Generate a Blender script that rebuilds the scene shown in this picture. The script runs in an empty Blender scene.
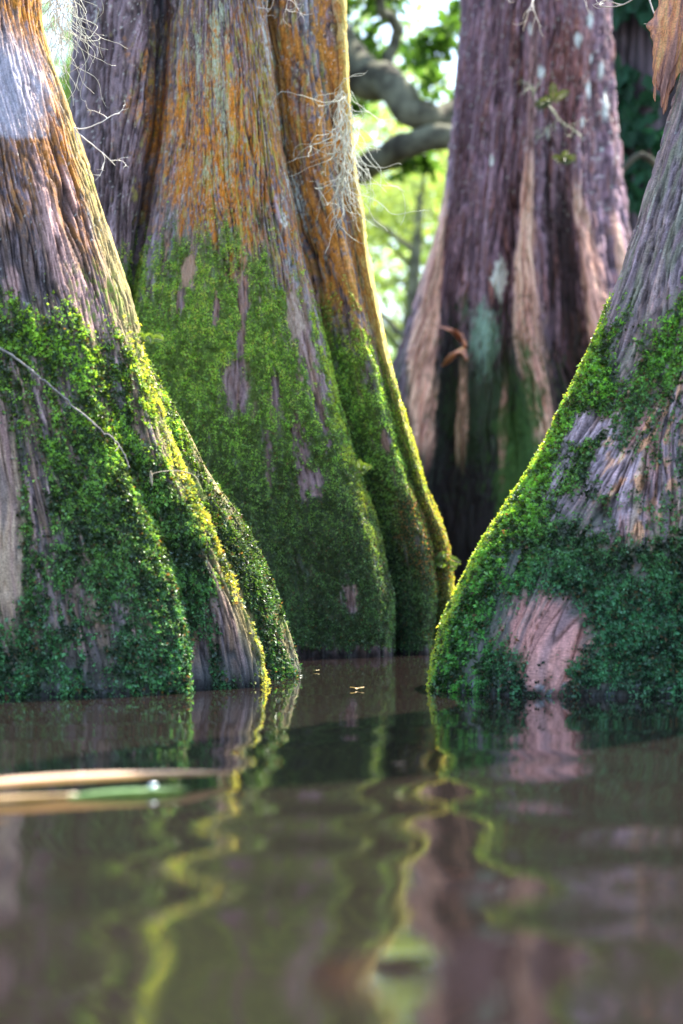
import bpy, math, random
import numpy as np
from mathutils import Vector

rng = np.random.default_rng(7)
random.seed(7)
S = bpy.context.scene
COL = S.collection
F = 1800.0      # focal length expressed in picture widths (px of a 683 px wide frame)
CH = 0.30       # camera height above the water
HY = 560.0      # height of the horizon in the frame
CX = 341.5

# ------------------------------------------------------------------ helpers
def P(x, y, d):
    return np.array([(x - CX) * d / F, d, CH + (HY - y) * d / F])

def tag(o, label=None, cat=None, group=None, kind=None):
    if label: o['label'] = label
    if cat: o['category'] = cat
    if group: o['group'] = group
    if kind: o['kind'] = kind
    return o

def empty(name, loc):
    o = bpy.data.objects.new(name, None)
    o.empty_display_size = 0.1
    o.location = loc
    COL.objects.link(o)
    return o

def mesh_np(name, verts, faces, mat, parent=None, col=None, flow=None, smooth=True):
    """verts (N,3) float, faces (M,3|4) int -> linked object; world coordinates kept under the parent"""
    me = bpy.data.meshes.new(name)
    verts = np.asarray(verts, dtype=np.float32)
    if parent is not None:
        verts = verts - np.array(parent.location, dtype=np.float32)
    faces = np.asarray(faces, dtype=np.int32)
    n, k = faces.shape
    me.vertices.add(len(verts)); me.vertices.foreach_set('co', verts.ravel())
    me.loops.add(n * k); me.loops.foreach_set('vertex_index', faces.ravel())
    me.polygons.add(n)
    me.polygons.foreach_set('loop_start', np.arange(0, n * k, k, dtype=np.int32))
    me.polygons.foreach_set('loop_total', np.full(n, k, dtype=np.int32))
    me.polygons.foreach_set('use_smooth', np.full(n, smooth))
    me.update(calc_edges=True)
    if col is not None:
        a = me.attributes.new('col', 'FLOAT_COLOR', 'POINT')
        c = np.ones((len(verts), 4), dtype=np.float32); c[:, :3] = col
        a.data.foreach_set('color', c.ravel())
    if flow is not None:
        a = me.attributes.new('flow', 'FLOAT_VECTOR', 'POINT')
        a.data.foreach_set('vector', np.asarray(flow, dtype=np.float32).ravel())
    me.materials.append(mat)
    o = bpy.data.objects.new(name, me)
    COL.objects.link(o)
    if parent is not None: o.parent = parent
    return o

# vectorised gradient noise ------------------------------------------------
_perm = np.random.default_rng(3).permutation(256)
_perm = np.concatenate([_perm, _perm, _perm])
_g = np.random.default_rng(4).normal(size=(256, 3)); _g /= np.linalg.norm(_g, axis=1)[:, None]
def pn(x, y, z=0.0):
    x, y, z = np.broadcast_arrays(x, y, z)
    xi = np.floor(x).astype(np.int64); yi = np.floor(y).astype(np.int64); zi = np.floor(z).astype(np.int64)
    xf = x - xi; yf = y - yi; zf = z - zi
    u = xf * xf * xf * (xf * (xf * 6 - 15) + 10)
    v = yf * yf * yf * (yf * (yf * 6 - 15) + 10)
    w = zf * zf * zf * (zf * (zf * 6 - 15) + 10)
    def gr(a, b, c):
        h = _perm[_perm[_perm[(xi + a) & 255] + ((yi + b) & 255)] + ((zi + c) & 255)]
        g = _g[h]
        return g[..., 0] * (xf - a) + g[..., 1] * (yf - b) + g[..., 2] * (zf - c)
    x00 = gr(0, 0, 0) * (1 - u) + gr(1, 0, 0) * u
    x10 = gr(0, 1, 0) * (1 - u) + gr(1, 1, 0) * u
    x01 = gr(0, 0, 1) * (1 - u) + gr(1, 0, 1) * u
    x11 = gr(0, 1, 1) * (1 - u) + gr(1, 1, 1) * u
    return ((x00 * (1 - v) + x10 * v) * (1 - w) + (x01 * (1 - v) + x11 * v) * w) * 1.6
def fbm(x, y, z=0.0, o=4):
    s = 0; a = 1; t = 0
    for i in range(o):
        s = s + a * pn(x * 2 ** i + 17 * i, y * 2 ** i + 5 * i, z + 3.7 * i); t += a; a *= .5
    return s / t
def ss(a, b, x):
    t = np.clip((x - a) / (b - a), 0, 1)
    return t * t * (3 - 2 * t)
def mix(a, b, m):
    m = np.asarray(m)[..., None]
    return a * (1 - m) + np.asarray(b) * m

# ------------------------------------------------------------------ materials
def newmat(name):
    m = bpy.data.materials.new(name); m.use_nodes = True
    nt = m.node_tree; nt.nodes.clear()
    return m, nt, nt.nodes, nt.links

def bark_mat(name, bump=0.5, bumpdist=0.004, rough=0.8, fs=(420, 38), spec=.3):
    m, nt, N, L = newmat(name)
    out = N.new('ShaderNodeOutputMaterial'); b = N.new('ShaderNodeBsdfPrincipled')
    L.new(b.outputs[0], out.inputs[0])
    ac = N.new('ShaderNodeAttribute'); ac.attribute_name = 'col'
    af = N.new('ShaderNodeAttribute'); af.attribute_name = 'flow'
    mp = N.new('ShaderNodeMapping'); mp.inputs['Scale'].default_value = (fs[0], fs[1], 60)
    L.new(af.outputs['Vector'], mp.inputs['Vector'])
    n1 = N.new('ShaderNodeTexNoise'); n1.inputs['Scale'].default_value = 1; n1.inputs['Detail'].default_value = 6
    n1.inputs['Roughness'].default_value = .65
    L.new(mp.outputs[0], n1.inputs['Vector'])
    n2 = N.new('ShaderNodeTexNoise'); n2.inputs['Scale'].default_value = 260; n2.inputs['Detail'].default_value = 4
    L.new(af.outputs['Vector'], n2.inputs['Vector'])
    ad = N.new('ShaderNodeMath'); ad.operation = 'ADD'
    L.new(n1.outputs['Fac'], ad.inputs[0]); L.new(n2.outputs['Fac'], ad.inputs[1])
    mr = N.new('ShaderNodeMapRange')
    mr.inputs['From Min'].default_value = .65; mr.inputs['From Max'].default_value = 1.35
    mr.inputs['To Min'].default_value = .45; mr.inputs['To Max'].default_value = 1.55
    L.new(ad.outputs[0], mr.inputs['Value'])
    vm = N.new('ShaderNodeVectorMath'); vm.operation = 'SCALE'
    L.new(ac.outputs['Color'], vm.inputs[0]); L.new(mr.outputs[0], vm.inputs['Scale'])
    L.new(vm.outputs[0], b.inputs['Base Color'])
    bp = N.new('ShaderNodeBump'); bp.inputs['Strength'].default_value = bump; bp.inputs['Distance'].default_value = bumpdist
    L.new(ad.outputs[0], bp.inputs['Height']); L.new(bp.outputs[0], b.inputs['Normal'])
    b.inputs['Roughness'].default_value = rough
    b.inputs['Specular IOR Level'].default_value = spec
    return m

def leaf_mat(name, trans=0.4, rough=0.5, gain=(1.3, 1.25, .5), spec=.3):
    m, nt, N, L = newmat(name)
    out = N.new('ShaderNodeOutputMaterial'); b = N.new('ShaderNodeBsdfPrincipled')
    t = N.new('ShaderNodeBsdfTranslucent'); mx = N.new('ShaderNodeMixShader'); mx.inputs[0].default_value = trans
    ac = N.new('ShaderNodeAttribute'); ac.attribute_name = 'col'
    vm = N.new('ShaderNodeVectorMath'); vm.operation = 'MULTIPLY'; vm.inputs[1].default_value = gain
    L.new(ac.outputs['Color'], b.inputs['Base Color']); L.new(ac.outputs['Color'], vm.inputs[0])
    L.new(vm.outputs[0], t.inputs['Color'])
    b.inputs['Roughness'].default_value = rough; b.inputs['Specular IOR Level'].default_value = spec
    L.new(b.outputs[0], mx.inputs[1]); L.new(t.outputs[0], mx.inputs[2]); L.new(mx.outputs[0], out.inputs[0])
    return m

def plain_mat(name, c1, c2, scale=30, rough=.7, spec=.3, bump=.3):
    m, nt, N, L = newmat(name)
    out = N.new('ShaderNodeOutputMaterial'); b = N.new('ShaderNodeBsdfPrincipled'); L.new(b.outputs[0], out.inputs[0])
    tc = N.new('ShaderNodeTexCoord'); n = N.new('ShaderNodeTexNoise'); n.inputs['Scale'].default_value = scale
    n.inputs['Detail'].default_value = 5
    L.new(tc.outputs['Object'], n.inputs['Vector'])
    cr = N.new('ShaderNodeValToRGB'); cr.color_ramp.elements[0].color = (*c1, 1); cr.color_ramp.elements[1].color = (*c2, 1)
    cr.color_ramp.elements[0].position = .35; cr.color_ramp.elements[1].position = .65
    L.new(n.outputs['Fac'], cr.inputs[0]); L.new(cr.outputs[0], b.inputs['Base Color'])
    bp = N.new('ShaderNodeBump'); bp.inputs['Strength'].default_value = bump; bp.inputs['Distance'].default_value = .003
    L.new(n.outputs['Fac'], bp.inputs['Height']); L.new(bp.outputs[0], b.inputs['Normal'])
    b.inputs['Roughness'].default_value = rough; b.inputs['Specular IOR Level'].default_value = spec
    return m

M_BARK = bark_mat('cypress_bark')
M_BARKB = bark_mat('far_bark', fs=(160, 14))
M_MOSS = leaf_mat('moss_leaflets', .38, .38, gain=(1.6, 1.35, .5), spec=.5)
M_LEAF = leaf_mat('backlit_leaves', .6, .5, gain=(1.25, 1.35, .95))
M_STRAND = plain_mat('grey_strands', (.42, .45, .38), (.62, .64, .54), 60)
M_LICHEN = plain_mat('pale_lichen', (.55, .52, .46), (.78, .74, .66), 40)
M_TWIG = plain_mat('twig_bark', (.16, .14, .13), (.38, .34, .30), 90)
M_LIMB = plain_mat('oak_bark', (.045, .04, .028), (.20, .20, .13), 6, .9)

# ------------------------------------------------------------------ trunks
def build_section(tracks, D, ys, smooth_rows):
    """tracks: ordered closed loop of feature lines, each {k:[(y, x, off)...], n:int}. -> (R,Cn,3) points"""
    R = len(ys); K = len(tracks)
    X = np.zeros((K, R)); Y = np.zeros((K, R))
    zs = CH + (HY - ys) * D / F
    for i, t in enumerate(tracks):
        k = sorted(t['k'])
        ky = [a[0] for a in k]
        x = np.interp(ys, ky, [a[1] for a in k]); o = np.interp(ys, ky, [a[2] for a in k])
        w = smooth_rows; ker = np.hanning(2 * w + 3); ker /= ker.sum()
        pad = len(ker) // 2
        x = np.convolve(np.pad(x, pad, mode='reflect', reflect_type='odd'), ker, 'valid')
        o = np.convolve(np.pad(o, pad, mode='reflect', reflect_type='odd'), ker, 'valid')
        d = D + o
        X[i] = (x - CX) * d / F; Y[i] = d
    cols = []
    for i in range(K):
        n = tracks[i]['n']
        p0, p1, p2, p3 = [(np.stack([X[(i + j) % K], Y[(i + j) % K]], -1)) for j in (-1, 0, 1, 2)]
        for j in range(n):
            t = j / n
            # centripetal-ish: damp tangents so neighbouring short spans do not overshoot
            l1 = np.linalg.norm(p2 - p1, axis=-1, keepdims=True)
            def tang(a, b, c):
                la = np.linalg.norm(b - a, axis=-1, keepdims=True) + 1e-6
                lb = np.linalg.norm(c - b, axis=-1, keepdims=True) + 1e-6
                return ((b - a) / la * lb + (c - b) / lb * la) / (la + lb)
            m1 = tang(p0, p1, p2) * l1; m2 = tang(p1, p2, p3) * l1
            h = (2*t**3-3*t**2+1)*p1 + (t**3-2*t**2+t)*m1 + (-2*t**3+3*t**2)*p2 + (t**3-t**2)*m2
            cols.append(h)
    A = np.stack(cols, 1)                       # R, C, 2
    return np.concatenate([A, np.broadcast_to(zs[:, None, None], A.shape[:2] + (1,))], -1)

def grid_normals(G):
    du = np.roll(G, -1, 1) - np.roll(G, 1, 1)
    dv = np.gradient(G, axis=0)
    n = np.cross(du, dv)
    n /= np.linalg.norm(n, axis=-1, keepdims=True) + 1e-9
    # make outward
    c = G.mean(1, keepdims=True)
    s = np.sign(((G - c) * n).sum(-1).mean())
    return n * s

def smooth_cols(G, it=1):
    for _ in range(it):
        G = (np.roll(G, 1, 1) + 2 * G + np.roll(G, -1, 1)) / 4
    return G

def trunk_grid(tracks, D, y_fine, step, y_top, sc=1.0, disp=1.0, seed=0):
    stepy = step * F / D
    ys = list(np.arange(y_fine[0], y_fine[1], -stepy))
    y = ys[-1]; s = stepy
    while y > y_top:
        s *= 1.06; y -= s; ys.append(y)
    ys = np.array(ys)
    G = build_section(tracks, D, ys, max(2, int(.05 / step)))
    G = smooth_cols(G, 2)
    N = grid_normals(G)
    seg = np.linalg.norm(np.roll(G, -1, 1)[..., :2] - G[..., :2], axis=-1)
    useg = np.median(seg[: len(seg) * 2 // 3], 0)
    u = np.concatenate([[0], np.cumsum(useg)[:-1]])
    U = np.broadcast_to(u[None, :], G.shape[:2]).copy(); Z = G[..., 2].copy()
    px = CX + G[..., 0] * F / G[..., 1]; py = HY - (Z - CH) * F / G[..., 1]
    # fibrous strips that run up the trunk
    z0 = seed * 13.1
    warp = .035 * pn(U * 5, Z * 1.7, z0) + .012 * pn(U * 14, Z * 6, z0 + 3)
    Uw = U + warp * sc
    n1 = pn(Uw * 38 / sc, Z * 2.2 / sc, z0 + 1); n2 = pn(Uw * 95 / sc, Z * 6 / sc, z0 + 2)
    n3 = pn(Uw * 210 / sc, Z * 14 / sc, z0 + 5)
    r1 = 1 - np.abs(n1) * 2.2; r2 = 1 - np.abs(n2) * 2.2
    crack = ss(.72, 1., r1) * (0.5 + .5 * ss(-.2, .4, pn(Uw * 9, Z * 1.5, z0 + 8)))
    crack2 = ss(.7, 1., r2)
    fl = pn(U * 9 / sc, Z * .9 / sc, z0 + 6)
    flake = pn(Uw * 30 / sc, Z * 9 / sc, z0 + 9)
    info = dict(U=U, Z=Z, Uw=Uw, px=px, py=py, crack=crack, crack2=crack2, n1=n1, n2=n2, n3=n3, fl=fl, flake=flake, z0=z0, N=N)
    return G, N, info, ys

def finish_trunk(G, N, info, col, moss, mat, parent, sc=1., disp=1., name='trunk'):
    d = (.012 * info['fl'] - .013 * info['crack'] - .0045 * info['crack2'] + .003 * info['n2'] + .0018 * info['n3'] + .004 * info['flake'] - .003 * info.get('pit', 0)) * sc * disp
    lump = fbm(info['U'] * 16, info['Z'] * 13, info['z0'] + 20, 3)
    d = d * (1 - .75 * moss) + moss * (.002 + .008 * lump) * sc
    d = d + .011 * sc * fbm(info['U'] * 7, info['Z'] * 5, info['z0'] + 23, 3) * ss(1.2, .6, info['Z'])
    G2 = G + N * d[..., None]
    wetm = ss(.030, .006, info['Z'] + .014 * fbm(info['U'] * 25, info['Z'] * 10, 2., 2))
    col = col * (1 - .75 * wetm[..., None])
    R, C = G.shape[:2]
    idx = np.arange(R * C).reshape(R, C)
    a = idx[:-1]; b = np.roll(idx, -1, 1)[:-1]; c = np.roll(idx, -1, 1)[1:]; e = idx[1:]
    f = np.stack([a, b, c, e], -1).reshape(-1, 4)
    # orientation
    v = G2.reshape(-1, 3)
    mid = f[len(f) // 3]
    nn = np.cross(v[mid[1]] - v[mid[0]], v[mid[3]] - v[mid[0]])
    if (nn * N.reshape(-1, 3)[mid[0]]).sum() < 0: f = f[:, ::-1]
    fl = np.stack([info['U'], info['Z'], np.full_like(info['U'], info['z0'])], -1).reshape(-1, 3)
    o = mesh_np(name, v, f, mat, parent, col.reshape(-1, 3), fl)
    return o, G2

def leaflets(base, nrm, dirs, L, W, col, cup=.25):
    """one folded rhombus per point"""
    side = np.cross(dirs, nrm); side /= np.linalg.norm(side, axis=1)[:, None] + 1e-9
    up = np.cross(side, dirs)
    L = L[:, None]; W = W[:, None]
    v0 = base
    v1 = base + dirs * L * .45 + side * W * .5 + up * W * cup
    v2 = base + dirs * L
    v3 = base + dirs * L * .45 - side * W * .5 + up * W * cup
    v = np.stack([v0, v1, v2, v3], 1).reshape(-1, 3)
    n = len(base); i = np.arange(n)[:, None] * 4
    f = np.concatenate([i + [0, 1, 2], i + [0, 2, 3]], 0)
    c = np.repeat(col, 4, 0)
    return v, f, c

def moss_cover(G2, info, moss, count, Lm, parent, palette, name='moss', sun_side=None, seed=1, vis=None):
    r = np.random.default_rng(seed)
    R, C = moss.shape
    N = info['N']
    # weights ~ mask * cell area, and only where cells are fine (front and flanks)
    du = np.linalg.norm(np.roll(G2, -1, 1) - G2, axis=-1); dv = np.linalg.norm(np.gradient(G2, axis=0), axis=-1)
    w = np.clip(moss, 0, 1) ** 1.5 * du * dv
    w[G2[..., 2] < -.015] = 0
    if vis is not None: w *= vis
    p = (w / w.sum()).ravel()
    idx = r.choice(R * C, size=count, p=p)
    ri, ci = idx // C, idx % C
    base = G2[ri, ci].copy(); n = N[ri, ci]
    tu = np.roll(G2, -1, 1)[ri, ci] - base
    base += tu * r.random((count, 1)) 
    base[:, 2] += r.normal(0, .0015, count)
    k = fbm(base[:, 0] * 55, base[:, 2] * 55, base[:, 1] * 55, 2)
    k2 = pn(base[:, 0] * 17 + 5, base[:, 2] * 17, base[:, 1] * 17)
    thick = (.25 + .75 * np.clip(moss[ri, ci], 0, 1))
    base += n * ((.0005 + .0065 * ss(-.35, .55, k) ) * thick * (Lm / .01) * r.random(count) ** .6)[:, None]
    rd = r.normal(size=(count, 3))
    dirs = n * .55 + rd * .55 + np.array([0, 0, -.35])
    dirs /= np.linalg.norm(dirs, axis=1)[:, None]
    ref = n + .7 * r.normal(size=(count, 3)); ref /= np.linalg.norm(ref, axis=1)[:, None]
    L = Lm * (.45 + 1.0 * r.random(count) ** 1.7 + .35 * (r.random(count) < .04)) ; W = L * (.5 + .3 * r.random(count))
    col = palette(base, info['px'][ri, ci], info['py'][ri, ci], k, k2, r, n)
    gain = 1.15 + .75 * r.random((count, 1)) ** 2
    cool = (r.random((count, 1)) < .16)
    col = np.clip(np.where(cool, col * .6 + np.array([.07, .10, .085]), col) * gain, .003, .8)
    brown = (r.random((count, 1)) < .05)
    col = np.where(brown, np.array([.16, .10, .05]) * (.5 + r.random((count, 1))), col)
    v, f, c = leaflets(base, ref, dirs, L, W, col)
    return mesh_np(name, v, f, M_MOSS, parent, c, smooth=False)

# hand-placed patches are given in frame coordinates of the surface, edges broken up by noise
def blob(i, cx, cy, rx, ry, ang=0, soft=.35, nz=.35):
    a = math.radians(ang); x = i['px'] - cx; y = i['py'] - cy
    X = (x * math.cos(a) + y * math.sin(a)) / rx; Y = (-x * math.sin(a) + y * math.cos(a)) / ry
    d = np.sqrt(X * X + Y * Y) + nz * (i['edge'] + .8 * i.get('edgef', 0))
    return 1 - ss(1 - soft, 1 + soft, d)

def prep(i, sc=1.):
    i['edge'] = fbm(i['Uw'] * 28 / sc, i['Z'] * 9 / sc, i['z0'] + 31, 4) * 1.6
    i['edgef'] = fbm(i['Uw'] * 120 / sc, i['Z'] * 45 / sc, i['z0'] + 33, 3) * 1.6
    i['spk'] = fbm(i['Uw'] * 170 / sc, i['Z'] * 90 / sc, i['z0'] + 37, 3) * 1.6
    i['big'] = fbm(i['U'] * 4 / sc, i['Z'] * 2.5 / sc, i['z0'] + 40, 3) * 1.6

def T(n, *k): return {'k': list(k), 'n': n}

PURPLE = np.array([.200, .150, .168]); DARK = np.array([.045, .037, .040]); BROWN = np.array([.17, .105, .07])
PINK = np.array([.46, .28, .25]); TAN = np.array([.50, .36, .25]); ORANGE = np.array([.52, .20, .018])
GREENB = np.array([.10, .16, .035]); MOSSD = np.array([.035, .070, .028]); WHITE = np.array([.62, .66, .60])
LIME = np.array([.24, .32, .05]); BLUEG = np.array([.22, .25, .27])

def bark_base(i, a, b, c):
    m = ss(-.5, .5, i['n1'] + .6 * i['n3'])
    col = mix(np.broadcast_to(a, m.shape + (3,)), b, m)
    col = mix(col, c, ss(.0, .55, pn(i['Uw'] * 60, i['Z'] * 5, i['z0'] + 50)) * .7)
    col = col * (1 + .35 * i['n2'][..., None])
    return col

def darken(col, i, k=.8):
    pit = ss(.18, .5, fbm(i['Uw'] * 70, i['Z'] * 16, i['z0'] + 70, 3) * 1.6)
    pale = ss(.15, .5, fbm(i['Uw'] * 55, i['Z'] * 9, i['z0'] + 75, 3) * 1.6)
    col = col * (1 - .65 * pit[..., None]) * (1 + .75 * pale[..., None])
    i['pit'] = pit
    return col * (1 - k * i['crack'][..., None]) * (1 - .6 * i['crack2'][..., None]) * 1.1  # crevice shade multiplied into the bark colour along the cracks

# ================================================================== LEFT CYPRESS
def left_tree():
    D = 4.05
    tr = [
        T(22, (800,-470,.30), (690,-450,.30), (440,-360,.25), (290,-300,.22), (0,-265,.2), (-800,-230,.2)),
        T(30, (800,-250,-.10), (690,-240,-.09), (440,-230,-.05), (290,-210,-.0), (0,-190,.02), (-800,-180,.02)),
        T(110, (800,0,-.13), (690,0,-.12), (440,-30,-.10), (290,-50,-.07), (0,-100,-.03), (-800,-140,-.03)),
        T(40, (800,150,-.07), (690,148,-.06), (640,145,-.06), (552,118,-.06), (457,78,-.05), (290,40,-.02), (0,-20,.05), (-800,-70,.05)),
        T(24, (800,192,.02), (690,188,.02), (642,184,.02), (552,154,.0), (457,113,-.01), (352,85,.0), (290,72,.02), (0,5,.09), (-800,-50,.09)),
        T(40, (800,205,.16), (690,202,.14), (642,196,.12), (552,168,.08), (457,128,.04), (352,102,.04), (290,90,.06), (0,20,.13), (-800,-38,.13)),
        T(46, (800,246,.17), (690,243,.16), (642,236,.14), (552,206,.11), (457,160,.07), (352,128,.08), (290,112,.10), (0,33,.17), (-800,-28,.17)),
        T(30, (800,268,.22), (690,264,.21), (662,262,.20), (587,234,.19), (542,217,.18), (497,194,.17), (432,170,.17), (352,143,.17), (290,130,.17), (100,75,.22), (0,45,.24), (-800,-12,.24)),
        T(24, (800,254,.36), (690,250,.34), (587,217,.32), (497,177,.30), (432,160,.28), (352,140,.28), (290,122,.28), (100,68,.30), (0,40,.3), (-800,-18,.3)),
        T(34, (800,285,.50), (690,286,.50), (592,262,.48), (512,231,.46), (462,203,.44), (400,174,.40), (352,150,.36), (320,132,.34), (290,118,.34), (100,66,.35), (0,38,.35), (-800,-20,.35)),
        T(14, (800,303,.62), (690,300,.60), (660,294,.60), (592,274,.58), (512,240,.54), (462,212,.50), (400,178,.45), (357,156,.42), (325,137,.40), (290,120,.40), (100,60,.42), (0,30,.42), (-800,-30,.42)),
        T(12, (800,238,.78), (690,228,.78), (457,120,.68), (290,60,.6), (0,0,.58), (-800,-60,.58)),
        T(12, (800,0,.85), (690,0,.85), (290,-60,.75), (0,-110,.7), (-800,-140,.7)),
        T(14, (800,-300,.75), (690,-290,.75), (290,-220,.65), (0,-210,.6), (-800,-190,.6)),
    ]
    root = empty('cypress_tree', P(-60, 690, D) * [1, 1, 0])
    G, N, i, ys = trunk_grid(tr, D, (745, -20), .0032, -800, seed=1)
    prep(i)
    px, py = i['px'], i['py']
    col = bark_base(i, PURPLE * .8, BROWN * 1.2, PINK * .75)
    col = col * 1.1
    # orange lichen band on the upper flank
    edge_x = np.interp(py, [-800, 0, 100, 290, 352, 432, 497, 542, 587, 662, 690], [-12, 45, 75, 130, 146, 176, 201, 225, 242, 271, 272])
    de = edge_x - px
    m = ss(80, 20, de + 30 * i['edge']) * ss(330, 120, py + 60 * i['edge']) * ss(-.35, .25, i['edgef'] + .2)
    col = mix(col, ORANGE * 1.05, m * .95)
    m = blob(i, 25, 170, 50, 90, 0, .5, .8) * ss(-.2, .3, i['edgef'])
    col = mix(col, ORANGE * .7, m * .6)
    m = blob(i, 10, 265, 60, 40, 0, .5, .6)
    col = mix(col, DARK * 1.6, m * .7)
    for b in [(62, 260, 12, 60, -20), (45, 200, 7, 50, -15), (10, 290, 8, 18, 0), (95, 310, 8, 40, -25), (70,195,6,30,-15)]:
        col = mix(col, PINK * 1.1, blob(i, *b, .4, .5) * .8)
    # smooth edge strip, painted yellowish as if sunlit
    m = ss(26, 8, de + 6 * i['edge']) * ss(-60, 180, py)
    col = mix(col, np.array([.34, .28, .10]), m * .75)
    col = mix(col, LIME, m * ss(.1, .5, i['edge']) * .8)
    col = mix(col, LIME * .8, blob(i, 105, 300, 30, 40, -20, .5, .9) * ss(0, .4, i['edgef']))
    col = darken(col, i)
    # pale patch with a hard lower edge
    m = blob(i, 4, 92, 44, 56, -12, .55, .25) * ss(141, 136, py + 3 * i['edgef'])
    col = mix(col, np.array([.56, .53, .60]) * (1 + .25 * i['n1'][..., None]), m * (.80 + .1 * i['n2']) * (1 - .4 * i['crack']))
    m = ss(.62, .8, i['spk'] + .1 * i['big']) * ss(420, 300, py)
    col = mix(col, WHITE, m * .8)
    # moss
    top = np.interp(px, [-400, -60, 0, 50, 95, 130, 160, 200, 260], [330, 310, 308, 318, 345, 350, 390, 425, 470])
    moss = ss(-34, 26, py - top + 34 * i['edge'] + 16 * i['edgef'])
    bare = blob(i, 3, 520, 17, 115, -3, .3, .3)
    bare = np.maximum(bare, blob(i, 36, 490, 8, 55, -8, .5, .5) * .8)
    bare = np.maximum(bare, blob(i, 236, 640, 20, 62, -14, .4, .35) * ss(196, 206, px))
    bare = np.maximum(bare, blob(i, 222, 585, 10, 40, -20, .4, .5) * .7)
    bare = np.maximum(bare, blob(i, 90, 694, 90, 14, 0, .5, 1.4) * ss(-.2, .3, i['edge']))
    bare = np.maximum(bare, blob(i, 200, 668, 10, 40, 0, .4, .3))
    bare = np.maximum(bare, blob(i, 290, 630, 12, 50, -12, .5, .5) * .8)
    back = (G[..., 1] > D + .40)
    bare = np.maximum(bare, back * ss(420, 380, py + 10 * i['edge']))
    crest = np.interp(py, [320, 357, 400, 462, 512, 592, 660], [137, 156, 178, 212, 240, 274, 294])
    bare = np.maximum(bare, (G[..., 1] > D + .33) * ss(13, 4, np.abs(px - crest + 4) + 8 * i['edge']) * ss(560, 470, py + 30 * i['edge']) * .9)
    holes = ss(.25, .6, i['big'] * .7 + .5 * i['edge'] + .35 * i['edgef'])
    moss = np.clip(moss * (1 - bare) * (1 - .8 * holes), 0, 1)
    wood = bark_base(i, PINK * .8, TAN, DARK * 2)
    wood = wood * (1 - .6 * i['crack'][..., None])
    col = mix(col, wood, np.clip(blob(i, 3, 520, 18, 120, -3, .3, .3), 0, 1))
    low = ss(620, 690, py + 20 * i['edge'])
    wet = mix(np.broadcast_to(BLUEG * .55, col.shape), DARK * 1.2, ss(-.3, .4, i['edge']))
    col = mix(col, wet, low * (1 - .3 * blob(i, 3, 520, 18, 120)) )
    col = mix(col, np.array([.34, .37, .38]), blob(i, 95, 690, 110, 9, 0, .5, .6) * ss(-.2, .4, i['edgef']) * .8)
    col = mix(col, np.array([.30, .17, .12]), back * ss(.1, .5, i['edge']) * ss(480, 400, py) * .8)
    col = mix(col, MOSSD * (1 + .5 * i['spk'][..., None]), moss * .95)
    tk, G2 = finish_trunk(G, N, i, np.clip(col, .004, .85), moss, M_BARK, root)
    de2 = de
    def pal(base, x, y, k, k2, r, n):
        ex = np.interp(y, [-800, 0, 100, 290, 352, 432, 497, 542, 587, 662, 690], [-12, 45, 75, 130, 146, 176, 201, 225, 242, 271, 272])
        g = np.array([.060, .125, .030])[None] * np.ones((len(x), 1))
        br = ss(-.5, .5, k + .6 * k2 + r.normal(0, .18, len(x)))[:, None]  # low clumps darker: shade of the gaps put into leaflet colour
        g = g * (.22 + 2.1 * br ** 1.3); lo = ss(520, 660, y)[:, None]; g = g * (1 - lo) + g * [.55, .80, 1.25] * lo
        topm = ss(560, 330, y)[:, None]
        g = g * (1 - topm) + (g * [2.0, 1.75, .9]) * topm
        dd = ex - x
        rim = (ss(24, 4, dd + r.normal(0, 5, len(x))) * (base[:, 1] < D + .32) * ss(-.35, .45, k2 + .6 * k + .5 * (r.random(len(x)) - .5)))[:, None]  # sunlight on the crest painted into the leaflet colour
        g = g * np.where(base[:, 1] > D + .38, .5, 1.)[:, None]  # rear buttress gets less light: its shade is in the moss colour
        yel = np.array([.46, .46, .10])[None] * (.6 + .7 * r.random((len(x), 1)))
        org = np.array([.52, .36, .07])[None] * (.6 + .6 * r.random((len(x), 1)))
        pick = ((r.random(len(x)) < .45) & (y > 470) & (y < 620))[:, None]
        g = g * (1 - rim) + np.where(pick, org, yel) * rim
        rare = (r.random(len(x)) < .02)[:, None]
        return np.clip(np.where(rare, g * 2.2, g), .003, .7)
    ms = moss * (1 + 1.0 * ss(30, 8, de) * (moss > .2))
    vis = (G2[..., 0] > -1.9) * (G2[..., 1] < D + .75)
    moss_cover(G2, i, moss, 230000, .0088, root, pal, seed=11, vis=vis)
    tag(root, 'cypress trunk at the left edge, thick leafy moss below orange bark and a pale patch', 'tree')
    return root, G2, i

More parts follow.
